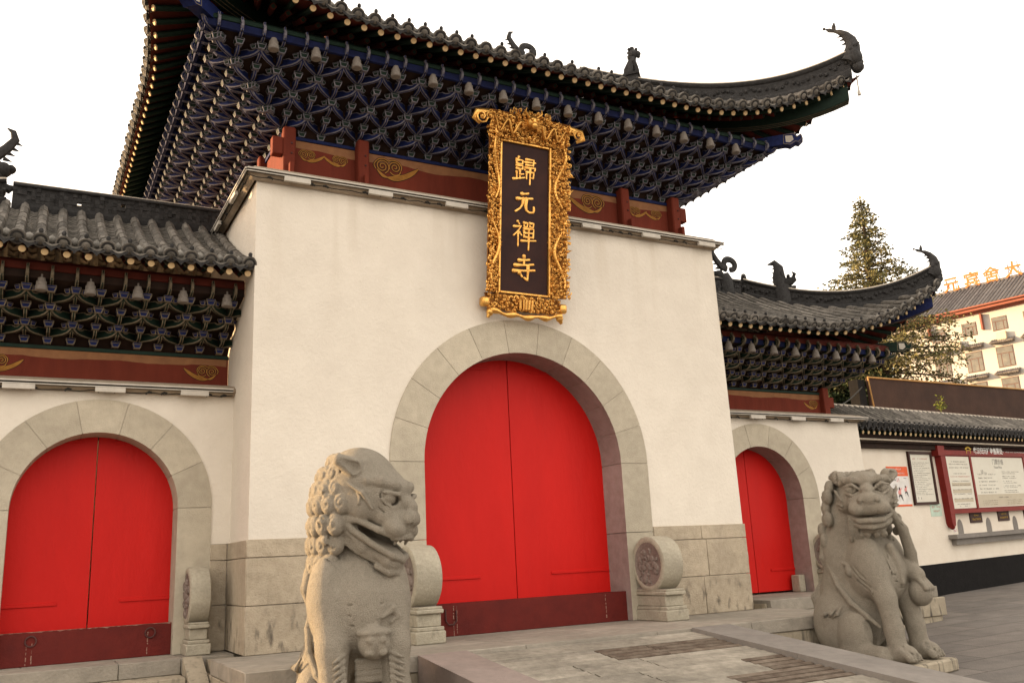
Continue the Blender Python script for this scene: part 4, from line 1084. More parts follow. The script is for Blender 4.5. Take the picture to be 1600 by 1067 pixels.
# ================================================================== name plaque
PB = Vector((0, -.12, 4.07)); PT_ = Vector((0, -.37, 5.99)); tl = math.atan2(.25, 1.92)
pl = thing('name_plaque', (0, -.12, 4.07), 'tall dark name plaque with four gold characters and carved gold frame above the main door', 'plaque', rot=(tl, 0, 0))
PW, PH = .345, 1.935
# local: x right, z up along the board, -y outward
mb = MB(); mb.bevbox(-PW, PW, 0, .05, 0, PH, .004); mb.build('board', 'panel', pl, local=True)
mb = MB()
for (x0,x1,z0,z1) in ((-PW-.035,-PW,-.03,PH+.03),(PW,PW+.035,-.03,PH+.03),(-PW,PW,-.03,0),(-PW,PW,PH,PH+.03)): mb.bevbox(x0, x1, -.03, .05, z0, z1, .008)
mb.build('inner_frame', 'gold', pl, local=True)
def curl(mb, c, r, ax, ay, an, turns, dirn, tr=.011, nrm=None):
    pts = []; rad = []; n = 13
    for i in range(n+1):
        t = i/n; a = an+dirn*turns*2*math.pi*t; rr = r*(1-.85*t)
        pts.append(c+ax*(rr*math.cos(a))+ay*(rr*math.sin(a))+nrm*(.018*t)); rad.append(tr*(1-.25*t))
    mb.tube(pts, rad, 5); mb.sphere(tuple(c+nrm*.02), tr*1.7, 6, 4)
def carve(mb, O, ax, ay, nrm, wd, ht, seed, dens=1.0, dragons=()):
    rnd = random.Random(seed); pts = []
    tries = int(4200*wd*ht*dens)+60
    for _ in range(tries):
        u, v = rnd.uniform(.02, wd-.02), rnd.uniform(.02, ht-.02)
        if all((u-a)**2+(v-b)**2 > .041**2 for a, b in pts): pts.append((u, v))
    for (u, v) in pts:
        c = O+ax*u+ay*v+nrm*rnd.uniform(-.015,.024)
        curl(mb, c, rnd.uniform(.022,.038), ax, ay, rnd.uniform(0,6.28), rnd.uniform(1.0,1.5), rnd.choice((-1,1)), rnd.uniform(.006,.0105), nrm)
        if rnd.random() < .5: mb.tube([c, c+ax*rnd.uniform(-.07,.07)+ay*rnd.uniform(-.07,.07)+nrm*.02], [.013,.005], 5)
    for (p0, amp, per, n0, n1) in dragons:
        P = []; Rr = []
        for i in range(60):
            t = i/59; v = n0+(n1-n0)*t; u = p0+amp*math.sin(v*per)
            P.append(O+ax*u+ay*v+nrm*(.03+.02*math.cos(v*per*1.3))); Rr.append(.012+.014*math.sin(math.pi*min(1, t*1.05)))
        mb.tube(P, Rr, 7)
        for i in range(4, 56, 3): mb.tube([P[i], P[i]+nrm*.04+ay*.015], [.012,.002], 4)
        h = P[-1]; mb.sphere(tuple(h), .032, 8, 6); mb.tube([h, h+ay*.05+ax*.02], [.025,.012], 6)
        for s_ in (-1,1): mb.tube([h, h-ay*.05+ax*.03*s_+nrm*.03], [.009,.003], 5)
X, Z, Yn = Vector((1,0,0)), Vector((0,0,1)), Vector((0,-1,0))
fa = R(32)
for sg in (-1, 1):
    mb = MB()
    ax = Vector((sg*math.cos(fa), -math.sin(fa), 0)); nrm = Vector((-sg*math.sin(fa), -math.cos(fa), 0))
    O = Vector((sg*(PW+.03), -.005, -.06))
    mb.hexa([O+ax*0+nrm*-.03+Z*.02, O+ax*.22+nrm*-.03+Z*.02, O+ax*.22-nrm*.015+Z*.02, O-nrm*.015+Z*.02, O+nrm*-.03+Z*2.1, O+ax*.22+nrm*-.03+Z*2.1, O+ax*.22-nrm*.015+Z*2.1, O-nrm*.015+Z*2.1], 1)
    carve(mb, O, ax, Z, nrm, .27, 2.22, 20+sg, 1.0, dragons=((.13,.07,7.5,.15,1.0),(.13,.07,7.5,1.2,2.05)))
    mb.build('carved_side', ['gold', 'gold_deep'], pl, local=True, angle=60)
mb = MB()
O = Vector((-.60, -.03, PH+.02)); ayc = Vector((0,-.32,.95)).normalized(); nrc = Vector((0,-.95,-.32)).normalized()
mb.hexa([O+X*.08-nrc*.03, O+X*1.12-nrc*.03, O+X*1.12-nrc*.012, O+X*.08-nrc*.012, O+X*.02+ayc*.34-nrc*.03, O+X*1.18+ayc*.34-nrc*.03, O+X*1.18+ayc*.34-nrc*.012, O+X*.02+ayc*.34-nrc*.012], 1)
carve(mb, O, X, ayc, nrc, 1.2, .33, 31, 1.3)
carve(mb, O+X*.30+ayc*.30, X, ayc, nrc, .6, .11, 33, 1.0)
for sg in (-1, 1):   # flared ears of the crest
    c = Vector((sg*.68, -.10, PH+.24)); 
    mb.tube([Vector((sg*.42,-.06,PH+.27)), Vector((sg*.58,-.10,PH+.31)), c+Vector((sg*.09,-.03,.03)), c+Vector((sg*.12,-.03,-.05)), c+Vector((sg*.03,0,-.10))], [.035,.045,.045,.04,.02], 8, flat=.6, up=(0,-1,0))
    curl(mb, c+Vector((sg*.03,-.05,-.03)), .085, X, Z, 0, 1.6, sg, .014, Yn); curl(mb, c+Vector((-sg*.08,-.05,.0)), .05, X, Z, 1, 1.2, -sg, .011, Yn)
    P = [O+X*(.6+sg*(.1+.42*i/20))+ayc*(.17+.08*math.sin(i*.7))+nrc*.05 for i in range(21)]; mb.tube(P, [.024-.0008*i for i in range(21)], 7)
hd = O+X*.6+ayc*.27+nrc*.06   # the beast mask in the middle of the crest
mb.sphere(tuple(hd), .085, 12, 9); mb.sphere(tuple(hd+nrc*.07-ayc*.04), .05, 9, 7)
for sg in (-1,1):
    mb.sphere(tuple(hd+X*sg*.04+nrc*.07+ayc*.035), .024, 8, 6); mb.tube([hd+X*sg*.05+ayc*.06, hd+X*sg*.12+ayc*.12, hd+X*sg*.11+ayc*.17], [.022,.016,.005], 6)
    for k in range(4): mb.tube([hd+X*sg*.07-ayc*.02*k, hd+X*sg*(.15)+ayc*(.02-.04*k)+nrc*.02], [.02,.005], 5)
mb.build('carved_crest', ['gold', 'gold_deep'], pl, local=True, angle=60)
mb = MB(); O = Vector((-.55, -.02, -.32))
mb.hexa([O+Vector((.08,.02,.08)), O+Vector((1.02,.02,.08)), O+Vector((1.02,.05,.08)), O+Vector((.08,.05,.08)), O+Vector((.0,.02,.28)), O+Vector((1.10,.02,.28)), O+Vector((1.10,.05,.28)), O+Vector((.0,.05,.28))], 1)
carve(mb, O+Z*.06, X, Z, Yn, 1.10, .22, 41, 1.1)
P = [O+X*(.04+1.02*i/24)+Z*(.05-.045*math.sin(math.pi*i/24)+.012*math.sin(i*.9))+Yn*.05 for i in range(25)]; mb.tube(P, [.03+.012*math.sin(i*1.1) for i in range(25)], 8)
for sg in (-1,1):
    c = O+X*(.55+sg*.50)+Z*.03+Yn*.03; mb.sphere(tuple(c), .05, 8, 6); mb.tube([c, c-Z*.07+X*sg*.03], [.045,.02], 6)
    mb.bevbox((O+X*.55).x+sg*.56-.05, (O+X*.55).x+sg*.56+.05, -.07, .05, O.z+.10, O.z+.22, .02)
for k in range(5): mb.tube([O+X*(.47+.04*k)+Z*.10+Yn*.05, O+X*(.46+.045*k)+Z*.22+Yn*.06], .016, 6)
mb.build('carved_base', ['gold', 'gold_deep'], pl, local=True, angle=60)
CH = {
 'gui': [[(.22,.98),(.12,.86)],[(.12,.88),(.11,.66),(.12,.48)],[(.12,.84),(.27,.86),(.40,.86),(.38,.70)],[(.14,.70),(.38,.71)],[(.12,.62),(.40,.64),(.39,.50)],[(.13,.50),(.40,.51)],
         [(.27,.46),(.27,.10)],[(.28,.28),(.44,.31)],[(.12,.36),(.13,.10)],[(-.02,.06),(.20,.10),(.48,.17)],
         [(.55,.93),(.72,.94),(.90,.95),(.87,.70)],[(.50,.81),(.98,.84)],[(.56,.70),(.88,.72)],[(.52,.60),(.48,.48)],[(.52,.58),(.98,.62),(.93,.50)],
         [(.57,.42),(.57,.14)],[(.57,.41),(.90,.43),(.88,.18),(.80,.20)],[(.73,.56),(.73,.20),(.72,-.08)]],
 'yuan': [[(.36,.86),(.50,.87),(.68,.91)],[(.14,.62),(.45,.65),(.88,.71)],[(.44,.64),(.40,.42),(.28,.22),(.06,.06)],[(.58,.66),(.55,.36),(.58,.16),(.72,.08),(.92,.10),(.96,.20),(.95,.34)]],
 'chan': [[(.20,.98),(.28,.88)],[(.04,.76),(.20,.78),(.36,.82),(.22,.60),(.02,.40)],[(.22,.58),(.22,.30),(.22,.0)],[(.28,.54),(.38,.44)],
          [(.48,.96),(.49,.80)],[(.48,.95),(.64,.96),(.63,.80),(.49,.80)],[(.74,.97),(.75,.81)],[(.74,.96),(.92,.97),(.90,.81),(.75,.81)],
          [(.48,.72),(.49,.38)],[(.48,.71),(.92,.74),(.90,.38)],[(.50,.55),(.90,.57)],[(.50,.39),(.90,.40)],[(.70,.73),(.70,.40)],[(.38,.22),(.70,.25),(1.02,.29)],[(.70,.38),(.70,.10),(.69,-.12)]],
 'si': [[(.28,.82),(.50,.84),(.74,.88)],[(.50,1.0),(.50,.84),(.50,.64)],[(.10,.61),(.50,.64),(.92,.71)],[(.04,.38),(.50,.42),(.98,.48)],[(.68,.62),(.68,.35),(.66,.04),(.52,.14)],[(.30,.32),(.42,.18)]]}
def brush(mb, P, s, ox, oz, wd):
    Q = []
    for i in range(len(P)-1):
        for k in range(4):
            t = k/4; Q.append((P[i][0]*(1-t)+P[i+1][0]*t, P[i][1]*(1-t)+P[i+1][1]*t))
    Q.append(P[-1]); n = len(Q); pts = []; rad = []
    for i, (x, z) in enumerate(Q):
        t = i/(n-1); pts.append((ox+(x-.5)*s, -.006, oz+z*s)); rad.append(wd*(1.15-.55*t+.18*math.cos(t*6.28)))
    mb.tube(pts, rad, 8, flat=.55, up=(0,-1,0))
    mb.sphere(pts[0], rad[0]*1.08, 7, 5, None, (1,.5,1)); mb.sphere(pts[-1], rad[-1], 7, 5, None, (1,.5,1))
for key, zc, s_ in (('gui',1.47,.325),('yuan',1.05,.30),('chan',.62,.325),('si',.17,.325)):
    mb = MB()
    for st_ in CH[key]: brush(mb, st_, s_, -.005, zc-.02, .0155 if key in ('gui','chan') else .021)
    mb.build('character', 'gold', pl, local=True)
# ================================================================== drum stones
def drum_stone(x, y, ht, wd, dep, label, sgn):
    """round drum standing on a moulded block; (x, y) = centre; front faces -y"""
    t = thing('drum_stone', (x, y, 0 if abs(x) < 3.5 or x < 0 else .10), label, 'drum stone', 'carved drum stones flanking the doors')
    r = ht*.33; h2 = wd/2; cz = ht-r
    mb = MB()
    mb.bevbox(-h2-.02, h2+.02, -dep/2-.02, dep/2+.05, 0, ht*.13, .012)
    mb.bevbox(-h2-.005, h2+.005, -dep/2-.01, dep/2+.05, ht*.13, ht*.17, .008)
    mb.bevbox(-h2+.012, h2-.012, -dep/2+.03, dep/2+.05, ht*.17, ht*.30, .01)
    mb.bevbox(-h2-.004, h2+.004, -dep/2-.012, dep/2+.05, ht*.30, ht*.345, .014); mb.bevbox(-h2+.008, h2-.008, -dep/2+.0, dep/2+.05, ht*.345, ht*.37, .01)
    base = mb.build('carved_block', 'drum', t, local=True)
    mb = MB(); N_ = 36
    prof = [(-h2,.0),(-h2,r*.80),(-h2-.004,r*.82),(-h2-.004,r*.93),(-h2+.01,r),(-h2*.4,r*1.02),(h2*.4,r*1.02),(h2-.01,r),(h2+.004,r*.93),(h2+.004,r*.82),(h2,r*.80),(h2,0)]
    vs = []
    for X_, rr in prof:
        for k in range(N_): vs.append((X_, rr*math.cos(2*math.pi*k/N_), cz+rr*math.sin(2*math.pi*k/N_)))
    fs = []; mis = []
    for i in range(len(prof)-1):
        for k in range(N_):
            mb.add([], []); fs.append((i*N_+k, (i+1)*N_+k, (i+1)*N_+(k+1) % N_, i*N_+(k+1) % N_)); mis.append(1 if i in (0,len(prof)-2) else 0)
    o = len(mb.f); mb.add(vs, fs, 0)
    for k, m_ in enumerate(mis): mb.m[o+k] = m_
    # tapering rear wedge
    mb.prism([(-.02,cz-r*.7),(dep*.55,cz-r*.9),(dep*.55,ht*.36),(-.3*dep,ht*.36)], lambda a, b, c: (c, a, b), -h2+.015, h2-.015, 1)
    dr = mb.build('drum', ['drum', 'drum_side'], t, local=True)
    rnd = random.Random(int(abs(x)*100))
    for sd in (-1, 1):
        mb = MB()
        for _ in range(16):
            a = rnd.uniform(0, 6.28); q = r*.62*math.sqrt(rnd.random()); c = Vector((sd*h2, q*math.cos(a), cz+q*math.sin(a)))
            mb.sphere(tuple(c), rnd.uniform(.025,.05), 8, 6, None, (.5,1,1))
        for k in range(14):
            a = k*.9; P = [Vector((sd*(h2+.002), r*(.15+.04*k)*math.cos(a)+.03*math.cos(a+i), cz+r*(.15+.04*k)*math.sin(a)*.95+.03*math.sin(a+i))) for i in range(4)]
            mb.tube(P, [.016,.020,.016,.008], 5)
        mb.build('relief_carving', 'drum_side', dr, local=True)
    return t
drum_stone(-1.60, -.30, 1.0, .30, .62, 'drum stone left of the main door, partly behind the left stone lion', 1)
drum_stone(1.60, -.30, 1.0, .30, .62, 'drum stone right of the main door with a carved roundel on its left face', 1)
drum_stone(-3.69, .82, .89, .21, .44, 'narrow drum stone between the left side door and the tall block', 1)
drum_stone(3.66, .72, .89, .24, .44, 'drum stone peeking out beyond the right corner of the tall block', 1)
drum_stone(5.74, .72, .89, .24, .44, 'drum stone right of the right side door, behind the right stone lion', 1)
# ================================================================== STONE LIONS (carved as a distance field, then meshed)
class SDF:
    def __init__(s, lo, hi, h):
        s.h = h; s.lo = np.array(lo, float); n = np.ceil((np.array(hi)-s.lo)/h).astype(int)+1
        s.n = n; s.F = np.full(tuple(n), .5, np.float32)
        s.ax = [s.lo[i]+h*np.arange(n[i]) for i in range(3)]
    def win(s, lo, hi, m):
        a = [max(0, int((lo[i]-m-s.lo[i])/s.h)) for i in range(3)]; b = [min(int(s.n[i]), int((hi[i]+m-s.lo[i])/s.h)+2) for i in range(3)]
        if any(b[i] <= a[i] for i in range(3)): return None
        sl = tuple(slice(a[i], b[i]) for i in range(3))
        return sl, np.meshgrid(*[s.ax[i][sl[i]].astype(np.float32) for i in range(3)], indexing='ij')
    def comb(s, sl, d, k, op):
        A = s.F[sl]
        if op == 'sub':
            k = max(k, 1e-4); h = np.clip(.5-.5*(A+d)/k, 0, 1); s.F[sl] = A*(1-h)+(-d)*h+k*h*(1-h)
        else:
            k = max(k, 1e-4); h = np.clip(.5+.5*(A-d)/k, 0, 1); s.F[sl] = A*(1-h)+d*h-k*h*(1-h)
    def ell(s, c, r, rot=None, k=.04, op='add'):
        c = np.array(c, float); r = np.array(r, float); R_ = max(r)
        w_ = s.win(c-R_, c+R_, k+.03)
        if w_ is None: return
        sl, (X, Y, Z_) = w_; P = [X-c[0], Y-c[1], Z_-c[2]]
        if rot is not None:   # rot: 3x3 rows = local axes
            P = [P[0]*rot[i][0]+P[1]*rot[i][1]+P[2]*rot[i][2] for i in range(3)]
        k0 = np.sqrt((P[0]/r[0])**2+(P[1]/r[1])**2+(P[2]/r[2])**2); k1 = np.sqrt((P[0]/r[0]**2)**2+(P[1]/r[1]**2)**2+(P[2]/r[2]**2)**2)
        s.comb(sl, k0*(k0-1)/np.maximum(k1, 1e-6), k, op)
    def cap(s, a, b, ra, rb, k=.04, op='add'):
        a = np.array(a, float); b = np.array(b, float); R_ = max(ra, rb)
        w_ = s.win(np.minimum(a, b)-R_, np.maximum(a, b)+R_, k+.03)
        if w_ is None: return
        sl, (X, Y, Z_) = w_; ab = b-a; L2 = max(float(ab@ab), 1e-9)
        t = np.clip(((X-a[0])*ab[0]+(Y-a[1])*ab[1]+(Z_-a[2])*ab[2])/L2, 0, 1)
        d = np.sqrt((X-a[0]-t*ab[0])**2+(Y-a[1]-t*ab[1])**2+(Z_-a[2]-t*ab[2])**2)-(ra+(rb-ra)*t)
        s.comb(sl, d, k, op)
    def chain(s, P, r, k=.03, op='add'):
        if not hasattr(r, '__len__'): r = [r]*len(P)
        for i in range(len(P)-1): s.cap(P[i], P[i+1], r[i], r[i+1], k, op)
    def mesh(s):
        F = s.F; S_ = F < 0; n0, n1, n2 = [int(x) for x in s.n]
        cn = (n0-1, n1-1, n2-1); acc = np.zeros(cn+(3,), np.float32); cnt = np.zeros(cn, np.float32)
        I, J, K = np.meshgrid(np.arange(n0-1), np.arange(n1-1), np.arange(n2-1), indexing='ij')
        def corner(o): return F[o[0]:n0-1+o[0], o[1]:n1-1+o[1], o[2]:n2-1+o[2]]
        for ax in range(3):
            o2 = [i for i in range(3) if i != ax]
            for p in (0,1):
                for q in (0,1):
                    a = [0,0,0]; a[o2[0]] = p; a[o2[1]] = q; b = list(a); b[ax] = 1
                    A, B = corner(a), corner(b); m = (A < 0) != (B < 0)
                    t = np.where(m, A/np.where(m, A-B, 1), 0)
                    cnt += m
                    for c in range(3):
                        acc[..., c] += m*(a[c]+(t if c == ax else 0))
        act = cnt > 0; idx = np.full(cn, -1, np.int64); idx[act] = np.arange(act.sum())
        V = acc[act]/cnt[act][:, None]+np.stack([I[act], J[act], K[act]], 1)
        V = V*s.h+s.lo
        faces = []
        for ax in range(3):
            o2 = [i for i in range(3) if i != ax]
            sl0 = [slice(1, -1)]*3; sl0[ax] = slice(0, -1); sl1 = list(sl0); sl1[ax] = slice(1, None)
            A = S_[tuple(sl0)]; B = S_[tuple(sl1)]; m = A != B
            P = np.argwhere(m); 
            if not len(P): continue
            base = P.copy(); base[:, o2[0]] += 1; base[:, o2[1]] += 1
            def cell(d0, d1):
                q = base.copy(); q[:, o2[0]] += d0; q[:, o2[1]] += d1; return idx[q[:,0], q[:,1], q[:,2]]
            Q = np.stack([cell(-1,-1), cell(0,-1), cell(0,0), cell(-1,0)], 1)
            flip = A[tuple(P.T)] == (ax == 1)
            Q[flip] = Q[flip][:, ::-1]; Q = Q[(Q >= 0).all(1)]; faces.append(Q)
        return V, np.concatenate(faces)
    def build(s, name, m, parent=None, mirror=False):
        V, Q = s.mesh()
        if mirror: V[:, 0] *= -1; Q = Q[:, ::-1]
        me = bpy.data.meshes.new(name); me.vertices.add(len(V)); me.vertices.foreach_set('co', V.astype(np.float32).ravel())
        me.loops.add(len(Q)*4); me.loops.foreach_set('vertex_index', Q.astype(np.int32).ravel())
        me.polygons.add(len(Q)); me.polygons.foreach_set('loop_start', np.arange(0, len(Q)*4, 4, dtype=np.int32))
        me.materials.append(M[m]); me.update(calc_edges=True); me.validate()
        me.polygons.foreach_set('use_smooth', [True]*len(me.polygons))
        o = bpy.data.objects.new(name, me); COL.objects.link(o); o.parent = parent
        return o
def lion(kind, loc, label, zrot=0, mirror=False, sc3=(1,1,1)):
    """seated guardian lion, body facing -y, head turned towards +x; z = 0 is the top of its pedestal"""
    t = thing('stone_lion', loc, label, 'stone lion', None, rot=(0,0,zrot))
    t.scale = sc3
    D = SDF((-.66,-1.0,-.02), (.80,.76,2.32), .0092); rnd = random.Random(12)
    hs = 1.0
    # --- body
    D.ell((0,.16,.62), (.37,.46,.56), k=.1)
    D.ell((0,-.10,.98), (.36,.35,.46), k=.10)
    D.ell((0,.18,1.12), (.37,.33,.52), k=.10)
    D.ell((0,-.34,.92), (.27,.20,.30), k=.10)                 # chest
    for s_ in (-1,1):
        D.ell((s_*.27,.30,.38), (.19,.34,.37), k=.05)          # haunch
        D.ell((s_*.37,.02,.27), (.155,.23,.26), k=.03)          # knee
        D.cap((s_*.40,.10,.08), (s_*.42,-.34,.07), .12, .105, k=.05)   # hind foot
        for j in range(4): D.cap((s_*.42+(j-1.5)*.052,-.34,.07), (s_*.42+(j-1.5)*.058,-.44,.045), .040, .042, k=.012)
        # foreleg: shoulder, forearm, paw
        raised = (kind == 'ball' and s_ > 0)
        D.ell((s_*.29,-.22,1.02), (.17,.22,.34), k=.09)
        D.chain([(s_*.27,-.30,.98), (s_*.27,-.40,.66), (s_*.27,-.46,.34), (s_*.28,-.48,.12)], [.165,.135,.110,.120], k=.05)
        D.ell((s_*.28,-.55,.09), (.14,.17,.10), k=.03)
        for j in range(4):
            x = s_*.28+(j-1.5)*.066
            D.cap((x,-.57,.115), (x*1.01,-.67,.055), .045, .046, k=.010); D.ell((x*1.01,-.715,.035), (.016,.022,.018), k=.006)
        for j in range(3): D.cap((s_*.28+(j-1)*.066,-.58,.17), (s_*.28+(j-1)*.068,-.72,.08), .007, .010, k=.008, op='sub')
        # leg feather ridges
        for j in range(5): D.cap((s_*.37,-.36+.02*j,.95-.13*j), (s_*.41,-.30,.84-.13*j), .030, .012, k=.02)
        # scroll pattern low on the flank
        for j in range(3): D.chain([(s_*.455,.10+.09*j,.58-.03*j),(s_*.49,.16+.09*j,.50),(s_*.45,.26+.06*j,.46)], [.012,.02,.01], k=.015)
    # hollow between legs and belly
    D.ell((0,-.42,.22), (.125,.36,.32), k=.03, op='sub')
    D.ell((-.42,-.26,.46), (.14,.10,.24), k=.03, op='sub'); D.ell((.42,-.26,.46), (.14,.10,.24), k=.03, op='sub')
    # drapery edge sweeping across the side
    for s_ in (-1,1):
        D.chain([(s_*.30,.30,1.02),(s_*.38,.16,.80),(s_*.40,.0,.62),(s_*.36,-.18,.47),(s_*.30,-.30,.36)], [.035,.035,.032,.030,.02], k=.02)
        D.chain([(s_*.37,.32,1.0),(s_*.44,.17,.76),(s_*.46,.0,.57),(s_*.40,-.2,.43)], [.012]*4, k=.012, op='sub')
    # carved lines over the shoulder and flank
    for s_ in (-1,1):
        for q in range(3): D.chain([(s_*(.40-.02*q),.10-.05*q,1.22-.10*q),(s_*(.455-.02*q),-.08-.04*q,1.06-.10*q),(s_*(.44-.02*q),-.24-.03*q,.90-.09*q),(s_*(.38-.02*q),-.37-.02*q,.80-.09*q)], [.006,.011,.011,.006], k=.012, op='sub')
        for q in range(4): D.chain([(s_*.43,.42-.09*q,.70-.02*q),(s_*.47,.36-.09*q,.56-.02*q),(s_*.46,.28-.09*q,.44)], [.006,.010,.006], k=.010, op='sub')
    for q in range(5): D.cap((-.18+.02*q,-.50,.98-.075*q), (.24-.02*q,-.50,.98-.075*q), .007, .007, k=.010, op='sub')
    # tail lying against the back
    D.chain([(0,.62,.25),(.05,.60,.60),(-.04,.52,.92)], [.10,.13,.07], k=.04)
    for j in range(5): D.chain([(.0+.05*(j-2),.66,.45),(.0+.07*(j-2),.69,.66),(.03*(j-2),.58,.86)], [.03,.04,.02], k=.015)
    # --- head
    op_ = kind == 'open'
    az = R(50 if op_ else 58); pt = R(-27 if op_ else -9)
    f = np.array([math.sin(az)*math.cos(pt), -math.cos(az)*math.cos(pt), math.sin(pt)])
    r_ = np.array([math.cos(az), math.sin(az), 0.]); u = -np.cross(r_, f); RT = [r_, f, u]
    hc = np.array([.03,-.16,1.87]) if op_ else np.array([.03,-.20,1.80])
    G = 1.0 if op_ else 1.06       # sideways stretch of the face
    def H(s1, f1, u1): return hc+r_*s1*G+f*f1+u*u1
    def E(s1, f1, u1, a, b, c, k=.02, op='add'): D.ell(H(s1, f1, u1), (a*G, b, c), RT, k=k, op=op)
    D.ell((.02,.05,1.50), (.31,.30,.44), k=.08)                  # neck
    if op_:
        E(0,.0,.02, .34,.37,.33, k=.06); E(0,.22,.05, .29,.27,.24, k=.05)
    else:
        E(0,-.02,-.04, .33,.34,.30, k=.06); E(0,.16,.0, .31,.24,.235, k=.04)
    # muzzle
    E(0,.36,-.05, .245,.22,.14, k=.04); E(0,.50,-.07, .20,.11,.105, k=.03)
    E(0,.56,.015, .125,.075,.075, k=.018)                         # nose
    E(0,.42,.10, .085,.17,.075, k=.025); E(0,.36,.185, .10,.10,.085, k=.012)
    for s_ in (-1,1):
        E(s_*.085,.575,.005, .048,.045,.042, k=.010); E(s_*.070,.625,-.02, .020,.03,.018, k=.006, op='sub')
        E(s_*.135,.50,-.095, .105,.11,.080, k=.015)
        D.chain([H(s_*.03,.585,-.04), H(s_*.10,.56,-.055), H(s_*.19,.47,-.03), H(s_*.25,.34,.0)], [.007]*4, k=.008, op='sub')   # lip fold
        # eye socket, ball, heavy lids
        E(s_*.175,.375,.105, .105,.085,.070, k=.012, op='sub')
        E(s_*.165,.350,.105, .082,.085,.066, k=.004)
        D.chain([H(s_*.075,.455,.105), H(s_*.165,.448,.165), H(s_*.26,.345,.135)], [.014,.020,.013], k=.005)
        D.chain([H(s_*.075,.455,.085), H(s_*.17,.440,.040), H(s_*.26,.345,.075)], [.012,.018,.012], k=.005)
        D.ell(H(s_*.15,.437,.100), (.022,.022,.022), k=.004, op='sub')
        # eyebrow: thick roll with combed hair grooves
        D.chain([H(s_*.06,.40,.190), H(s_*.15,.375,.210), H(s_*.235,.28,.195), H(s_*.275,.17,.15), H(s_*.285,.07,.12)], [.034,.042,.042,.034,.016], k=.018)
        for j in range(8): D.cap(H(s_*(.07+.034*j),.50-.045*j,.225-.006*j), H(s_*(.085+.036*j),.40-.045*j,.335-.014*j), .008, .008, k=.005, op='sub')
        # cheek with a carved swirl, jaw hinge
        E(s_*.235,.15,-.05, .11,.17,.13, k=.05)
        sp = [H(s_*(.340-.008*i),.12+.085*math.cos(i*.55)*(1-i/22), -.03+.085*math.sin(i*.55)*(1-i/22)) for i in range(16)]
        D.chain(sp, .014, k=.006)
        D.chain([H(s_*.30,.32,-.02), H(s_*.345,.20,.06), H(s_*.36,.05,.07)], [.012,.02,.012], k=.008)
        # ear: leaf shaped, folded back
        D.cap(H(s_*.28,.0,.19), H(s_*.36,-.12,.20), .090, .055, k=.015); D.cap(H(s_*.345,.045,.21), H(s_*.405,-.07,.22), .052, .022, k=.010, op='sub')
    if op_:
        # lower jaw dropped open, pushed forward clear of the chest
        E(0,.32,-.355, .19,.30,.085, k=.03); E(0,.54,-.365, .155,.10,.090, k=.02)
        for s_ in (-1,1): D.cap(H(s_*.22,.04,-.19), H(s_*.16,.30,-.345), .080, .070, k=.03)
        E(0,.50,-.215, .34,.36,.066, k=.008, op='sub'); E(0,.34,-.225, .26,.20,.060, k=.010, op='sub')
        E(0,.44,-.285, .10,.18,.026, k=.010)
        for s_ in (-1,1):
            for q in (.11,.055,.16): D.cap(H(s_*q,.57-.35*max(0,q-.06),-.145), H(s_*q*.98,.57-.35*max(0,q-.06),-.215 if q == .11 else -.185), .026, .012, k=.006)
            D.chain([H(0,.605,-.125), H(s_*.14,.57,-.150), H(s_*.23,.42,-.155), H(s_*.275,.22,-.160), H(s_*.285,.06,-.22)], [.026,.028,.028,.028,.038], k=.010)
            D.chain([H(0,.635,-.315), H(s_*.13,.59,-.300), H(s_*.20,.40,-.285), H(s_*.265,.20,-.255), H(s_*.285,.08,-.21)], [.026,.028,.028,.030,.036], k=.010)
            D.chain([H(0,.62,-.425), H(s_*.08,.59,-.435), H(s_*.14,.48,-.435)], [.036,.036,.025], k=.010)
        dn = -.46; JF = .52
    else:
        E(0,.28,-.27, .25,.25,.095, k=.025); E(0,.45,-.275, .20,.10,.060, k=.015)
        for s_ in (-1,1):
            D.chain([H(0,.615,-.165), H(s_*.14,.575,-.190), H(s_*.25,.43,-.150), H(s_*.33,.26,-.10)], [.016,.020,.018,.010], k=.008, op='sub')
            D.chain([H(0,.565,-.225), H(s_*.13,.525,-.228), H(s_*.24,.39,-.190)], [.034,.034,.02], k=.010)
            D.chain([H(0,.545,-.300), H(s_*.12,.50,-.295), H(s_*.21,.36,-.245)], [.026,.026,.014], k=.008)
            D.chain([H(0,.585,-.262), H(s_*.13,.535,-.262), H(s_*.23,.40,-.215)], [.010]*3, k=.006, op='sub')
            for q in (.09,.27): D.chain([H(s_*(.30+.0*q),.34-.3*q,-.06-.25*q), H(s_*.345,.20-.2*q,-.04-.3*q)], [.012,.016], k=.008)
        E(0,.28,-.35, .18,.18,.06, k=.02)
        dn = -.38; JF = .34
    for s_ in (-1,1):
        for j in range(6):
            a = H(s_*(.12+.026*j), JF-.06-.05*j, dn+.05+.02*j); b = H(s_*(.25+.018*j), .10-.035*j, dn+.10+.045*j); c = H(s_*(.30+.008*j), -.02-.03*j, dn+.17+.040*j)
            D.chain([a, (a+b)/2-u*.012, b, c], [.018,.026,.026,.016], k=.006)
        for (q1, q2, q3, rr) in ((.33,-.06,-.30,.058),(.30,.02,-.43,.052),(.05,.44 if op_ else .40,dn-.02,.040),(.13,.38,dn-.02,.044)):
            c = H(s_*q1, q2, q3); D.ell(c, (rr,rr,rr), k=.010)
            n_ = c-hc; n_ = n_/np.linalg.norm(n_); a1 = np.cross(n_, u); a1 /= np.linalg.norm(a1); a2 = np.cross(n_, a1)
            D.chain([c+n_*rr*.93+(a1*math.cos(i*.8)+a2*math.sin(i*.8))*rr*(.75-.07*i) for i in range(9)], .009, k=.005, op='sub')
    if op_: E(0,.0,.04, .315,.34,.315, k=.03)
    # mane: staggered snail curls over the back of the head and the neck
    axis = np.array([.03,.05,0])
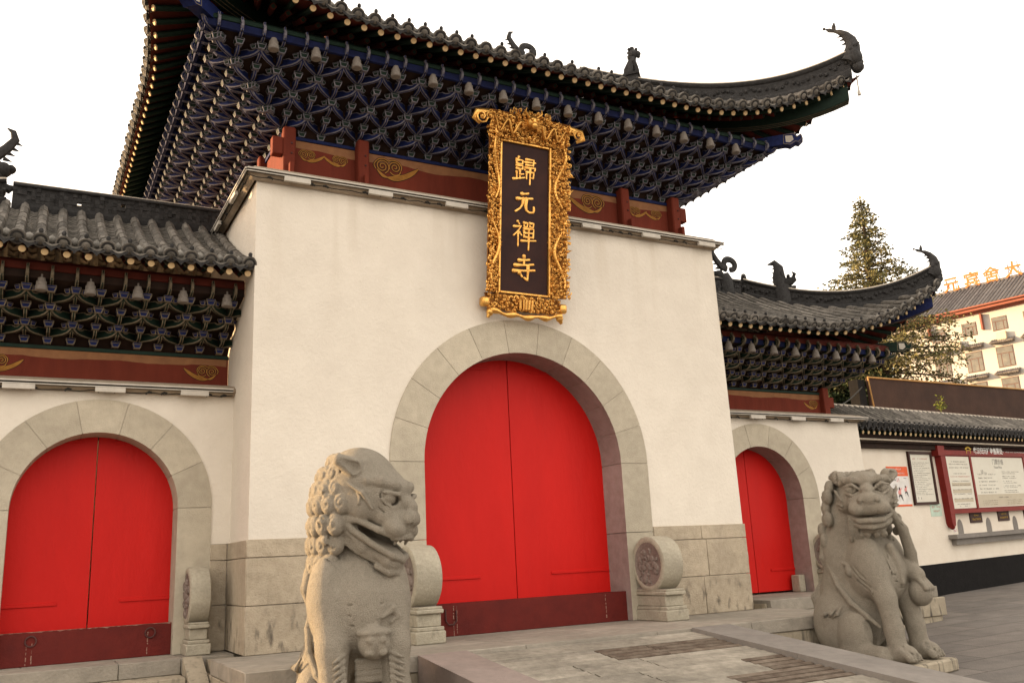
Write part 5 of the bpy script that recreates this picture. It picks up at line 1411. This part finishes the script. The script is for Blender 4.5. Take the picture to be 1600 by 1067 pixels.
    dz_ = .10 if op_ else .0
    rows = [(2.02+dz_,.27,.080),(1.91+dz_,.36,.086),(1.79+dz_,.41,.088),(1.665+dz_,.435,.090),(1.54+dz_*.6,.44,.090),(1.42+dz_*.3,.435,.090),(1.30,.425,.088),(1.18,.41,.082)]
    fa_ = math.atan2(f[1], f[0])
    for ri, (z, rad, cr) in enumerate(rows):
        nn = 12
        for j in range(nn):
            a = fa_+R(72 if z > 1.5 else 80)+(2*math.pi-2*R(72 if z > 1.5 else 80))*(j+(.5 if ri % 2 else 0))/nn
            zz = z; c0 = axis+(hc*[1,1,0]-axis)*(.45 if z > 1.5 else .1)
            c = np.array([c0[0]+rad*math.cos(a), c0[1]+rad*math.sin(a), zz])
            n_ = np.array([math.cos(a), math.sin(a), .25 if z > 1.85 else 0.]); n_ /= np.linalg.norm(n_)
            a1 = np.cross(n_, [0,0,1.]); a1 /= np.linalg.norm(a1); a2 = np.cross(n_, a1)
            inn = c-n_*.03
            rotm = [a1, n_, a2]
            D.ell(inn, (cr*.92,cr*.72,cr*1.0), rotm, k=.006)
            D.chain([c+n_*(cr*.40-.012*(8-i)/8)+(a1*math.cos(i*.75+ri)+a2*math.sin(i*.75+ri))*cr*(.74-.075*i) for i in range(9)], [.012]*9, k=.004, op='sub')
    # hanging locks below the curls
    for j in range(9):
        a = fa_+R(90)+R(180)*j/8; c = np.array([.02+.40*math.cos(a), .06+.37*math.sin(a), 1.24])
        D.chain([c, c+np.array([math.cos(a)*.035, math.sin(a)*.035, -.13]), c+np.array([math.cos(a)*.01, math.sin(a)*.01, -.30])], [.062,.056,.016], k=.012)
        D.chain([c+np.array([math.cos(a)*.075, math.sin(a)*.075, .02]), c+np.array([math.cos(a)*.085, math.sin(a)*.085, -.22])], .008, k=.008, op='sub')
    # collar with bosses
    for j in range(13):
        a = fa_-R(75)+R(150)*j/12; c = np.array([.01+.385*math.cos(a), -.10+.375*math.sin(a), 1.13-.16*math.cos(a-fa_)])
        if j: D.cap(pc, c, .020, .020, k=.010)
        pc = c
    for a_ in (-.75,-.28,.28,.75):
        c = np.array([.01+.39*math.cos(fa_+a_), -.10+.38*math.sin(fa_+a_), 1.13-.16*math.cos(a_)]); D.ell(c-np.array([0,0,.05]), (.050,.050,.066), k=.008)
        D.cap(c-np.array([.05,.0,.04]), c-np.array([-.05,0,.04]), .006, .006, k=.006)
    if kind == 'open':
        # bell with a worn face hanging low on the chest
        c = np.array([.06,-.52,.70]); D.chain([(.10,-.42,1.02),(.10,-.46,.92),(.08,-.50,.84)], [.035,.05,.03], k=.02)
        D.ell(c, (.135,.125,.13), k=.02); D.ell(c+[.0,.0,.07], (.15,.13,.045), k=.012)
        D.chain([c+[.0,-.128,.06],c+[.0,-.13,-.02],c+[0,-.10,-.10]], .012, k=.01, op='sub')
        for s_ in (-1,1):
            D.ell(c+[s_*.05,-.105,.02], (.035,.03,.03), k=.01); D.ell(c+[s_*.055,-.08,-.07], (.045,.04,.03), k=.012)
            D.chain([(.12+s_*.02,-.52,.88),(.12+s_*.12,-.50,.94),(.12+s_*.16,-.48,.88),(.12+s_*.10,-.50,.84)], [.015,.03,.028,.015], k=.012)
        for j in range(4): D.cap((-.06,-.42,.56-.045*j), (.16,-.42,.56-.045*j), .026, .026, k=.012)
        for j in range(7):   # tufts on the forelegs
            for s_ in (-1,1): D.cap((s_*.20,-.52-.01*j,.62-.045*j), (s_*.30,-.60-.01*j,.58-.045*j), .022, .010, k=.012)
    else:
        # ribbon from the mouth down to the ball held under the right forepaw, short ribbon end on the other side
        D.chain([H(-.24,.30,-.17), np.array([-.12,-.56,1.38]), np.array([-.27,-.54,1.12]), np.array([-.33,-.52,.90]), np.array([-.33,-.56,.74])], [.040,.065,.072,.070,.05], k=.02)
        for o_ in (-.03,.03): D.chain([H(-.24+o_,.30,-.13), np.array([-.12+o_,-.63,1.36]), np.array([-.27+o_,-.615,1.12]), np.array([-.33+o_,-.59,.90])], .008, k=.006, op='sub')
        D.ell((-.26,-.60,.70), (.15,.145,.15), k=.012)
        for j in range(4): D.cap((-.32+.05*j,-.62,.86), (-.33+.055*j,-.73,.74), .030, .028, k=.008)
        D.cap((-.26,-.42,.98), (-.24,-.60,.88), .12, .095, k=.03)
        for o_ in (.0,.035,-.035): D.chain([H(.20+o_,.44,-.22), H(.20+o_,.42,-.33), H(.20+o_*1.3,.36,-.46)], [.024,.026,.022], k=.006)
        D.chain([(.10,-.47,1.20),(.06,-.52,1.0),(.04,-.54,.82)], [.05,.04,.03], k=.02)
        for o_ in (-.16,-.10,.12,.18): D.cap((.05+o_,-.44,1.15), (.03+o_*.8,-.48,.90), .010, .010, k=.010, op='sub')
    b = D.build('lion_body', 'granite', t, mirror=mirror)
    mb = MB(); mb.bevbox(-.56, .56, -.80, .76, -.14, -.003, .02); mb.build('pedestal', 'riser', t, local=True)
    return t
lion('open', (-2.95, -2.22, -.46), 'stone lion with an open mouth, sitting left of the ramp, its feet below view', R(-6), sc3=(.90,.86,1.0))
lion('ball', (3.13, -2.12, -.46), 'stone lion with closed mouth, ribbon and ball, sitting right of the ramp', R(10), mirror=True, sc3=(.84,.88,1))
# ================================================================== TICKET WALL
TH = R(9); P0 = Vector((7.04, 1.65, 0)); CL = .018
def TW(u, d, z): return (P0.x+u*math.cos(TH)+d*math.sin(TH), P0.y+u*math.sin(TH)-d*math.cos(TH), z+CL*u)   # d = distance out from the wall face
class TMB(MB):
    def tb(s, u0, u1, d0, d1, z0, z1, mi=None):
        s.hexa([TW(a, d, z) for z in (z0, z1) for a, d in ((u0,d1),(u1,d1),(u1,d0),(u0,d0))], mi)
tw = thing('ticket_wall', tuple(TW(6, -.3, -.3)), 'long white wall with a black base and tiled coping running off to the right', 'wall')
mb = TMB(); mb.tb(.0, 24, -.35, 0, .28, 2.50); mb.build('wall', 'white_wall', tw)
mb = TMB(); mb.tb(.0, 24, -.36, .015, -.9, .285); mb.build('base_band', 'black_dado', tw)
mb = TMB(); mb.tb(.0, 24, -.45, .10, 2.46, 2.55); mb.tb(.0, 24, -.45, .16, 2.55, 2.72)
mb.build('eave_board', 'dark_wood', tw)
mb = TMB(); mb.tube([TW(0, .19, 2.60), TW(24, .19, 2.60)], .018, 6); mb.build('conduit', 'mortar', tw)
mb = TMB(); k = 0; u = .06     # coping: rafters with cream ends, round tile rows, drip tiles
while u < 22:
    mb.tube([TW(u+.08, -.1, 2.80), TW(u+.08, .27, 2.71)], .033, 7, 3); mb.tube([TW(u+.08, .27, 2.71), TW(u+.08, .278, 2.708)], .033, 8, 4)
    pts = []; rad = []
    for j in range(5):
        a = j/5; b = (j+1)/5-.01
        for t_, r__ in ((a, .056), (b, .050)): pts.append(TW(u, .34-.72*t_, 2.85+.40*t_+.06*t_*t_)); rad.append(r__)
    mb.tube(pts, rad, 7, 0, cap=False)
    mb.tube([TW(u, .34, 2.85), TW(u, .37, 2.835)], .064, 12, 1); mb.sphere(TW(u+.0, .33, 2.925), .022, 6, 4, 1)
    mb.sphere(TW(u+.09, .26, 2.90), .040, 8, 5, 2)
    c = Vector(TW(u+.09, .36, 2.80)); mb.prism([(-.06,0),(-.03,-.05),(0,-.085),(.03,-.05),(.06,0),(0,-.02)], lambda a, b, t: tuple(c+Vector((math.cos(TH)*a, math.sin(TH)*a, b))+Vector((math.sin(TH), -math.cos(TH), 0))*t), 0, .014, 1)
    for j in range(7):
        a = j/7; b = (j+1)/7+.01
        P = [TW(u+.03, .35-.72*a, 2.84+.40*a), TW(u+.15, .35-.72*a, 2.84+.40*a), TW(u+.15, .35-.72*b, 2.82+.40*b), TW(u+.03, .35-.72*b, 2.82+.40*b), TW(u+.09, .35-.72*a, 2.80+.40*a), TW(u+.09, .35-.72*b, 2.785+.40*b)]
        mb.add(P, [(0,4,5,3),(4,1,2,5)], 0)
    u += .18
mb.build('tile_coping', ['tile', 'tile_dark', 'cap', 'green', 'cream'], tw)
mb = TMB(); mb.tb(0, 22, -.75, -.33, 2.9, 3.22, 0); mb.tb(0, 22, -.43, -.33, 3.22, 3.27, 1); mb.tube([TW(-.2, -.36, 3.30), TW(22, -.36, 3.30)], .045, 8, 1)
mb.build('ridge_cap', ['tile_dark', 'mortar'], tw)
mb = TMB()  # counter shelf
mb.tb(3.62, 22, 0, .18, .72, .80); mb.tb(3.72, 22, 0, .10, .60, .72); mb.build('counter', 'kerb', tw)
for i in range(6):
    c = 4.15+i*1.20; mb = TMB(); P = [(c-.11, .803), (c+.11, .803)]+[(c+.11*math.cos(R(a)), .92+.17*math.sin(R(a))) for a in range(0, 181, 15)]
    mb.prism(P, lambda a, b, t: TW(a, t, b), -.02, .004); mb.build('ticket_hatch', 'kerb', tw)
# notices
def text_mesh(body, size, name, m, parent, place, offset=0.0, align='LEFT', bold=0):
    cu = bpy.data.curves.new(name, 'FONT'); cu.body = body; cu.size = size; cu.align_x = align; cu.resolution_u = 2; cu.offset = bold; cu.extrude = .0
    tmp = bpy.data.objects.new(name, cu); COL.objects.link(tmp)
    me = bpy.data.meshes.new_from_object(tmp.evaluated_get(bpy.context.evaluated_depsgraph_get()))
    bpy.data.objects.remove(tmp)
    V = [place(v.co.x, v.co.y) for v in me.vertices]
    inv = pmat(parent).inverted() if parent else Matrix.Identity(4)
    for v, p in zip(me.vertices, V): v.co = inv @ Vector(p)
    me.materials.clear(); me.materials.append(M[m]); me.update()
    o = bpy.data.objects.new(name, me); COL.objects.link(o); o.parent = parent
    return o
def scribble(mb, u0, u1, z, h, d, seed, mi=0, dens=.75):
    rnd = random.Random(seed); u = u0
    while u < u1:
        w_ = rnd.uniform(.5, 1.1)*h
        if rnd.random() < dens:
            for k in range(3):
                a = u+rnd.uniform(0, .5)*w_; zz = z+h*rnd.uniform(0, .85); mb.tb(a, min(a+rnd.uniform(.3,.6)*w_, u1), d-.001, d, zz, zz+h*.16, mi)
            a = u+w_*rnd.uniform(.2,.7); mb.tb(a, a+h*.13, d-.001, d, z, z+h*.95, mi)
        u += w_*1.15
def board_group(name, u, z, label, cat): return thing(name, tuple(TW(u, .02, z)), label, cat)
# big red price board
U0, U1 = 3.62, 12.6
b = board_group('price_board', 3.8, 1.2, 'long red ticket office board with cream price panels on the white wall', 'notice board')
mb = TMB(); mb.tb(U0, U1, .01, .10, 2.36, 2.575); mb.tb(U0+.06, U1, .01, .07, 1.24, 2.40); mb.tb(U0+.12, U1, .01, .12, 1.20, 1.27)
mb.tb(U0-.14, U0+.12, .0, .14, 2.34, 2.54); mb.build('backboard', 'board_red', b)
mb = TMB(); P = [(U0-.05,2.36),(U0+.14,2.36),(U0+.17,1.25),(U0+.13,.98),(U0+.05,.94),(U0+.0,1.02)]
mb.prism(P, lambda a, c, t: TW(a, t, c), .0, .13)
c = TW(U0+.08, .07, .95); mb.sphere(c, .055, 8, 6); mb.build('side_bracket', 'board_red', b)
pan = [(3.86, 4.80), (4.90, 7.25), (7.36, 9.7), (9.8, 12.3)]
for i, (a, c) in enumerate(pan):
    mb = TMB(); mb.tb(a, c, .07, .078, 1.295, 2.335); p = mb.build('price_panel', 'paper', b)
    mb = TMB(); mb.tb(c+.01, c+.08, .07, .095, 1.28, 2.36); mb.build('divider', 'board_red', b)
    mb = TMB()
    if i == 0:
        for k, (z, l, mi) in enumerate([(2.22,.6,0),(2.17,.75,0),(2.10,.8,0),(1.98,.5,0),(1.92,.78,1),(1.83,.7,0),(1.75,.75,0),(1.66,.75,0),(1.57,.7,0),(1.48,.75,0),(1.37,.6,0),(1.33,.4,0)]):
            scribble(mb, (a+c)/2-l/2, (a+c)/2+l/2, z, .022, .0795, 40+k, mi)
        for z in (1.42,1.60,1.74): mb.tb(a+.08, c-.08, .0785, .0788, z, z+.07, 2)
    else:
        for k in range(6): scribble(mb, a+.18, a+1.0-.1*(k % 2), 1.96-.075*k, .030, .0795, 70+k+i)
        for k in range(5): scribble(mb, a+1.25, a+2.05-.2*(k % 3), 2.02-.10*k, .020, .0795, 90+k+i); scribble(mb, a+1.25, a+1.9, 1.985-.10*k, .014, .0795, 190+k+i)
        mb.tb(a+.03, c-.03, .0785, .0788, 1.31, 1.56, 2); scribble(mb, a+.95, a+1.5, 1.475, .032, .0795, 9)
        for k in range(3): scribble(mb, a+.22, a+.85, 1.42-.04*k, .014, .0795, 120+k); scribble(mb, a+1.3, a+2.0, 1.42-.04*k, .014, .0795, 130+k)
    mb.build('small_print', ['ink', 'ink_red', 'paper_tan'], p, smooth=False)
    if i == 1:
        pl_ = lambda x0, z0: (lambda x, y: TW(x0+x, .0795, z0+y))
        text_mesh('门票价格', .13, 'heading', 'ink', p, pl_(a+.90, 2.19)); text_mesh('Ticket Price', .075, 'heading', 'ink', p, pl_(a+.95, 2.10)); text_mesh('10', .12, 'price', 'ink', p, pl_(a+.32, 1.985)); text_mesh('元/人', .05, 'price', 'ink', p, pl_(a+.48, 1.985))
text_mesh('武汉归元禅寺售票处', .145, 'title', 'white', b, lambda x, y: TW(5.02+x, .1015, 2.415+y), bold=.004)
mb = TMB(); scribble(mb, 6.32, 8.6, 2.44, .03, .1015, 5, 0, .9); mb.build('subtitle', 'white', b, smooth=False)
mb = TMB()   # small golden pavilion emblem
mb.prism([(4.66,2.50),(4.80,2.56),(4.94,2.50),(4.91,2.48),(4.80,2.52),(4.69,2.48)], lambda x, z, t: TW(x, t, z), .10, .104); mb.tb(4.71, 4.725, .10, .104, 2.40, 2.49); mb.tb(4.875, 4.89, .10, .104, 2.40, 2.49); mb.tb(4.71, 4.89, .10, .104, 2.46, 2.472)
mb.build('emblem', 'yellow', b)
# framed notice
b = board_group('framed_notice', 2.5, 1.4, 'tall dark framed notice with small print, left of the red price board', 'notice')
mb = TMB(); 
for (a, c, z0, z1) in ((2.52,3.40,2.37,2.42),(2.52,3.40,1.40,1.45),(2.52,2.575,1.45,2.37),(3.345,3.40,1.45,2.37)): mb.tb(a, c, .0, .045, z0-.0, z1)
mb.build('frame', 'frame_brown', b); mb = TMB(); mb.tb(2.575, 3.345, .0, .02, 1.45, 2.37); p = mb.build('sheet', 'paper', b)
mb = TMB(); scribble(mb, 2.68, 3.24, 2.27, .028, .0215, 3, 1)
for k in range(19): scribble(mb, 2.65, 3.27-.1*(k % 3), 2.20-.034*k, .013, .0215, 20+k)
scribble(mb, 2.68, 2.8, 1.50, .05, .0215, 60); mb.build('small_print', ['ink', 'ink_red'], p, smooth=False)
# poster
b = board_group('poster', 2.0, 1.4, 'white and orange poster with two small figures, left of the framed notice', 'poster')
mb = TMB(); mb.tb(1.72, 2.46, 0, .006, 1.39, 2.13, 0); mb.tb(1.72, 2.46, .006, .008, 1.95, 2.13, 1); mb.tb(1.72, 2.46, .006, .008, 1.385, 1.42, 1); mb.build('sheet', ['white', 'orange'], b, smooth=False)
mb = TMB(); scribble(mb, 1.80, 2.25, 2.065, .035, .0095, 1, 0, .95); scribble(mb, 1.90, 2.38, 1.985, .035, .0095, 2, 0, .95)
scribble(mb, 1.86, 2.0, 1.86, .04, .0095, 3, 1); scribble(mb, 2.02, 2.10, 1.84, .075, .0095, 4, 2, 1); scribble(mb, 2.26, 2.38, 1.90, .02, .0095, 6, 1); scribble(mb, 1.90, 2.02, 1.78, .02, .0095, 7, 1)
for (x, z, s_) in ((2.08,1.48,1.0),(2.30,1.56,.8)):
    F = lambda a, b_, t: TW(x+a*s_, t, z+b_*s_)
    mb.prism([(-.03,.0),(-.05,.07),(0,.10),(.06,.03),(.09,.0),(.06,.12),(-.01,.14),(-.06,.09)], F, .0085, .0095, 1)
    mb.prism([(-.03,.12),(.04,.12),(.05,.20),(.09,.24),(.08,.25),(.02,.22),(-.03,.21),(-.07,.16),(-.06,.15)], F, .0085, .0095, 2)
    mb.prism([(.0+.025*math.cos(R(a)), .235+.03*math.sin(R(a))) for a in range(0, 360, 45)], F, .0086, .0096, 3)
mb.build('print', ['white', 'ink', 'pink', 'frame_brown'], b, smooth=False)
b = board_group('paper_notice', 3.3, 1.3, 'small pale green paper notice below the dark framed notice', 'notice')
mb = TMB(); mb.tb(3.10, 3.52, 0, .005, 1.17, 1.42); mb.build('sheet', 'mint', b); mb = TMB(); scribble(mb, 3.16, 3.46, 1.33, .04, .0065, 5); scribble(mb, 3.16, 3.46, 1.25, .04, .0065, 6); mb.build('print', 'ink_red', b, smooth=False)
b = board_group('stamp_sticker', 3.9, .9, 'tiny red sticker left of the first ticket hatch', 'sticker')
mb = TMB(); mb.tb(3.86, 3.98, 0, .004, .84, .91, 0); mb.build('sheet', 'white', b); mb = TMB(); scribble(mb, 3.865, 3.975, .85, .05, .0055, 5, 0, 1); mb.build('print', 'ink_red', b, smooth=False)
for i in range(6):
    u = 4.58+i*1.22; b = board_group('counter_plaque', u, 1.1, ('first','second','third','fourth','fifth','sixth')[i]+' small dark plaque from the left under the red price board', 'plaque'); b['group'] = 'small dark plaques above the ticket hatches'
    mb = TMB(); mb.tb(u, u+.50, 0, .02, 1.00, 1.20); p = mb.build('plate', 'frame_brown', b)
    mb = TMB(); scribble(mb, u+.12, u+.34, 1.13, .035, .022, i); scribble(mb, u+.07, u+.42, 1.05, .04, .022, i+20, 0, 1); mb.build('lettering', 'yellow', p, smooth=False)
# dark shed roof screen behind the wall, cables
sh = thing('shed_screen', tuple(TW(7.5, -2.6, 0)), 'dark brown sheet screen standing behind the tiled wall coping', 'screen')
mb = TMB(); A = TW(3.55, -2.6, 3.1); 
mb.hexa([TW(a, d, z) for (z, z_) in ((2.4,2.4),(4.60,4.82)) for a, d, z in ((6.0,-2.6,z),(16,-2.6,z_),(16,-2.66,z_),(6.0,-2.66,z))], 0); mb.build('sheet', 'shed', sh)
mb = TMB(); mb.tube([TW(6.25, -2.58, 2.4), TW(5.98, -2.58, 4.61), TW(16, -2.58, 4.83)], .022, 5); mb.build('trim', 'shed_edge', sh)
mb = TMB(); mb.tb(5.62, 5.92, -2.9, -2.65, 1.0, 4.55, 0); mb.build('side_wall', 'black_dado', sh)
for k, (a, c, sag) in enumerate(((TW(.5,-.8,3.35), TW(5.7,-2.6,4.35), .25), (TW(5.8,-2.6,3.55), TW(.2,-1.4,4.35), .35), (TW(5.8,-2.6,3.65), TW(.1,-1.0,4.0), .5))):
    P = [Vector(a)*(1-i/16)+Vector(c)*(i/16)-Vector((0,0,sag*math.sin(math.pi*i/16))) for i in range(17)]
    mb = MB(); mb.tube(P, .016, 5); o = mb.build('cable', 'alu' if k else 'cable'); tag(o, ('black cable running steeply','pale cable sagging upper','pale cable sagging lowest')[k]+' between the side gate and the shed screen', 'cable', 'loose cables by the side gate')
# ================================================================== HOTEL BLOCK FAR BEHIND
FB = 1.34; thb = R(103.365)
Cc = Vector((-5.3628, -9.5162, .8)); hp = Vector((56.2307, 31.2693, 13.7529)); H0 = Cc+(hp-Cc)*FB
eu = Vector((math.cos(thb), math.sin(thb), 0)); en = Vector((-eu.y, eu.x, 0))
if en.dot(Cc-H0) < 0: en = -en
def HW(u, d, z):   # u along the facade (metres at the reference size, scaled), z likewise
    p = H0+eu*(u*FB)+en*d; return (p.x, p.y, .8+(z-.8)*FB)
ho = thing('hotel_block', HW(-6, -6, 0), 'white hotel block with grey tiled roof and red eaves far behind on the right', 'building')
hb = [HW(6, 0, -1), HW(-26, 0, -1), HW(-26, -14, -1), HW(6, -14, -1), HW(6, 0, 17.3), HW(-26, 0, 17.3), HW(-26, -14, 17.3), HW(6, -14, 17.3)]
mb = MB(); mb.add(hb, [(0,1,2,3),(4,5,6,7),(0,1,5,4),(1,2,6,5),(2,3,7,6),(3,0,4,7)]); mb.build('wall', 'hotel_wall', ho, smooth=False)
mb = MB()
def HR(u, t): return HW(u, 1.0-6.5*t, 17.45+2.75*t)
u = 6.6
while u > -26.5:
    mb.tube([HR(u, 0), HR(u, .5), HR(u, 1)], .13, 5, 0, cap=True); u -= .30
mb.add([HW(6.8,1.0,17.42), HW(-27,1.0,17.42), HW(-27,-5.5,20.15), HW(6.8,-5.5,20.15), HW(-27,-15,17.3), HW(6.8,-15,17.3)], [(0,1,2,3),(3,2,4,5)], 0)
mb.tube([HW(6.8,-5.5,20.2), HW(-27,-5.5,20.2)], .22, 6, 0); mb.tube([HW(6.8,1.05,17.40), HW(-27,1.05,17.40)], .10, 6, 1)
mb.build('roof', ['hotel_tile', 'eave_red'], ho)
mb = MB(); 
def hbox(mb, u0, u1, d0, d1, z0, z1, mi=0): mb.hexa([HW(a, d, z) for z in (z0, z1) for a, d in ((u0,d0),(u1,d0),(u1,d1),(u0,d1))], mi)
hbox(mb, 6.4, -26, .0, .9, 17.14, 17.30); hbox(mb, 6.4, -26, .003, .2, 17.0, 17.14)
mb.build('eave_fascia', 'eave_red', ho)
for uu in (2.75, -1.15, -5.1, -9): mb = MB(); hbox(mb, uu-.06, uu+.06, .003, .5, 15.7, 16.9); mb.build('eave_strut', 'eave_red', ho)
uc = [2.2, -.12, -2.28, -4.45, -6.6, -8.8]
for fl_, (zt_, zb_, wd_) in enumerate(((16.45,15.45,.52),(14.22,12.70,.58),(11.9,10.4,.58),(9.6,8.1,.58))):
    for i, uu in enumerate(uc):
        mb = MB(); hbox(mb, uu-wd_, uu+wd_, .004, .05, zb_, zt_); wdw = mb.build('window', 'window_frame', ho)
        mb = MB(); zm = zb_+(zt_-zb_)*.66
        for (a, c, z0, z1) in ((-wd_+.04,wd_-.04,zm+.03,zt_-.05),(-wd_+.04,-.30,zb_+.05,zm-.03),(-.24,.24,zb_+.05,zm-.03),(.30,wd_-.04,zb_+.05,zm-.03)): hbox(mb, uu+a, uu+c, .045, .06, z0, z1)
        mb.build('pane', 'glass', wdw)
        if fl_:
            mb = MB(); hbox(mb, uu-wd_-.22, uu+wd_+.22, .0, .75, zt_+.27, zt_+.36); v = uu-wd_-.2
            while v < uu+wd_+.2: mb.tube([HW(v, .8, zt_+.27), HW(v, .0, zt_+.55)], .10, 5, 0); v += .15
            mb.build('window_canopy', 'hotel_tile', wdw)
for i, (uu, z) in enumerate(((-2.35,14.95),(.9,14.9),(-4.8,12.2))):
    mb = MB(); hbox(mb, uu-.33, uu+.33, .05, .55, z-.25, z+.30); hbox(mb, uu-.30, uu+.30, .0, .5, z-.32, z-.26)
    o = mb.build('air_conditioner', 'paper_tan'); tag(o, ('cream air conditioner box under the top right window of the hotel','cream air conditioner box nearest the dark trees on the hotel wall','cream air conditioner box low on the far right of the hotel wall')[i], 'air conditioner', 'air conditioners on the hotel wall')
for i, (chx, uu) in enumerate((('元', 2.1), ('宾', .5), ('舍', -1.0), ('大', -2.6), ('酒', -4.2))):
    t = thing('roof_letter', HW(uu, -5.3, 19.5), f'orange rooftop character standing {("first","second","third","fourth","fifth")[i]} from the left on the hotel ridge', 'roof sign', 'rooftop sign characters')
    text_mesh(chx, 1.8, 'character', 'sign_orange', t, lambda x, y: HW(uu+.62-x/1.34*.95, -5.2, 20.3+y/1.34*.95), bold=.05)
    mb = MB()
    for s_ in (-.35, .35): mb.tube([HW(uu+s_, -5.3, 20.1), HW(uu+s_, -5.3, 21.3)], .05, 4); mb.tube([HW(uu+s_, -5.35, 21.1), HW(uu+s_, -7.2, 19.8)], .04, 4)
    mb.build('stand', 'window_frame', t)
# ================================================================== TREES
def conifer(name, base, ht, label, seed, rmax, leaf_m, nb, leaf, dens, z_low, droop=.1, topr=.05, prof=None, group=None):
    rnd = random.Random(seed); t = thing(name, base, label, 'tree', group)
    mb = MB(); n = 10; mb.tube([(base[0]+.06*math.sin(i*1.3), base[1]+.05*math.cos(i*1.7), base[2]+ht*i/n) for i in range(n+1)], [.24*(1-i/n)**.8*ht/11+.012 for i in range(n+1)], 8)
    tr = mb.build('trunk', 'bark', t)
    mb2 = MB(); mb3 = MB(); V = []; F_ = []
    for k in range(nb):
        q = (k+rnd.random())/nb; z = base[2]+z_low+(ht-z_low)*q
        rr = rmax*(prof(q) if prof else (1-q)**.75)*rnd.uniform(.55, 1.12)+.08
        a = k*2.399+rnd.uniform(-.3,.3); c, s_ = math.cos(a), math.sin(a); up = rnd.uniform(-.05,.30)-droop
        P = [Vector((base[0]+c*rr*j/5, base[1]+s_*rr*j/5, z+rr*(up*j/5-.12*(j/5)**2+.02*rnd.random()))) for j in range(6)]
        mb2.tube(P, [.030*(1-j/6)*(rr/rmax+.3) for j in range(6)], 5)
        for m_ in range(int(dens*rr*10)+4):
            tt = rnd.random()**.7; j = min(4, int(tt*5)); p = P[j].lerp(P[j+1], tt*5-j)
            sp = .08+.16*rr*(1-tt*.5)
            p = p+Vector((rnd.gauss(0,sp*.6), rnd.gauss(0,sp*.6), rnd.gauss(-.02,sp*.28)))
            for _ in range(3):
                d = Vector((rnd.gauss(c*.5,.7), rnd.gauss(s_*.5,.7), rnd.gauss(.1,.5))).normalized(); e = d.cross(Vector((rnd.gauss(0,1), rnd.gauss(0,1), rnd.gauss(0,1)))).normalized()
                l = leaf*rnd.uniform(.6,1.4); w_ = l*.28; o = len(V); q0 = p+d*(l*.2)
                V += [tuple(q0-e*w_*.4), tuple(q0+d*l*.5-e*w_), tuple(q0+d*l), tuple(q0+d*l*.5+e*w_)]; F_.append((o,o+1,o+2,o+3))
    mb2.build('limbs', 'bark', tr)
    mb3.add(V, F_); mb3.build('crown', leaf_m, t, smooth=False)
    return t
conifer('conifer', (17.1, 8.2, -.1), 11.35, 'tall thin topped conifer with golden brown foliage behind the right side gate', 3, 2.3, 'leaf_gold', 170, .085, 4.2, 5.6, prof=lambda q: min(1, (1-q)*1.3)**1.05)
conifer('cedar_tree', (17.0, 9.8, -.1), 6.5, 'dense dark green tree in front of the hotel, beyond the dark screen', 5, 2.7, 'leaf_green', 190, .10, 15.0, 1.5, prof=lambda q: (1-q*.72)**.5)
mb = MB(); rnd = random.Random(4)
for k in range(120):
    p = Vector(TW(4.95+rnd.gauss(0,.10), -.40+rnd.gauss(0,.05), 3.40+abs(rnd.gauss(0,.12)))); d = Vector((rnd.gauss(0,1), rnd.gauss(0,1), rnd.gauss(.5,.6))).normalized()*.06; e = Vector((rnd.gauss(0,1), rnd.gauss(0,1), 0)).normalized()*.02
    mb.add([tuple(p), tuple(p+d*.5+e), tuple(p+d), tuple(p+d*.5-e)], [(0,1,2,3)])
mb.tube([TW(4.95,-.4,3.25), TW(4.95,-.4,3.45)], .008, 4); tag(mb.build('weed', 'leaf_lime', smooth=False), 'small weed sprouting from the tiled wall coping', 'plant')
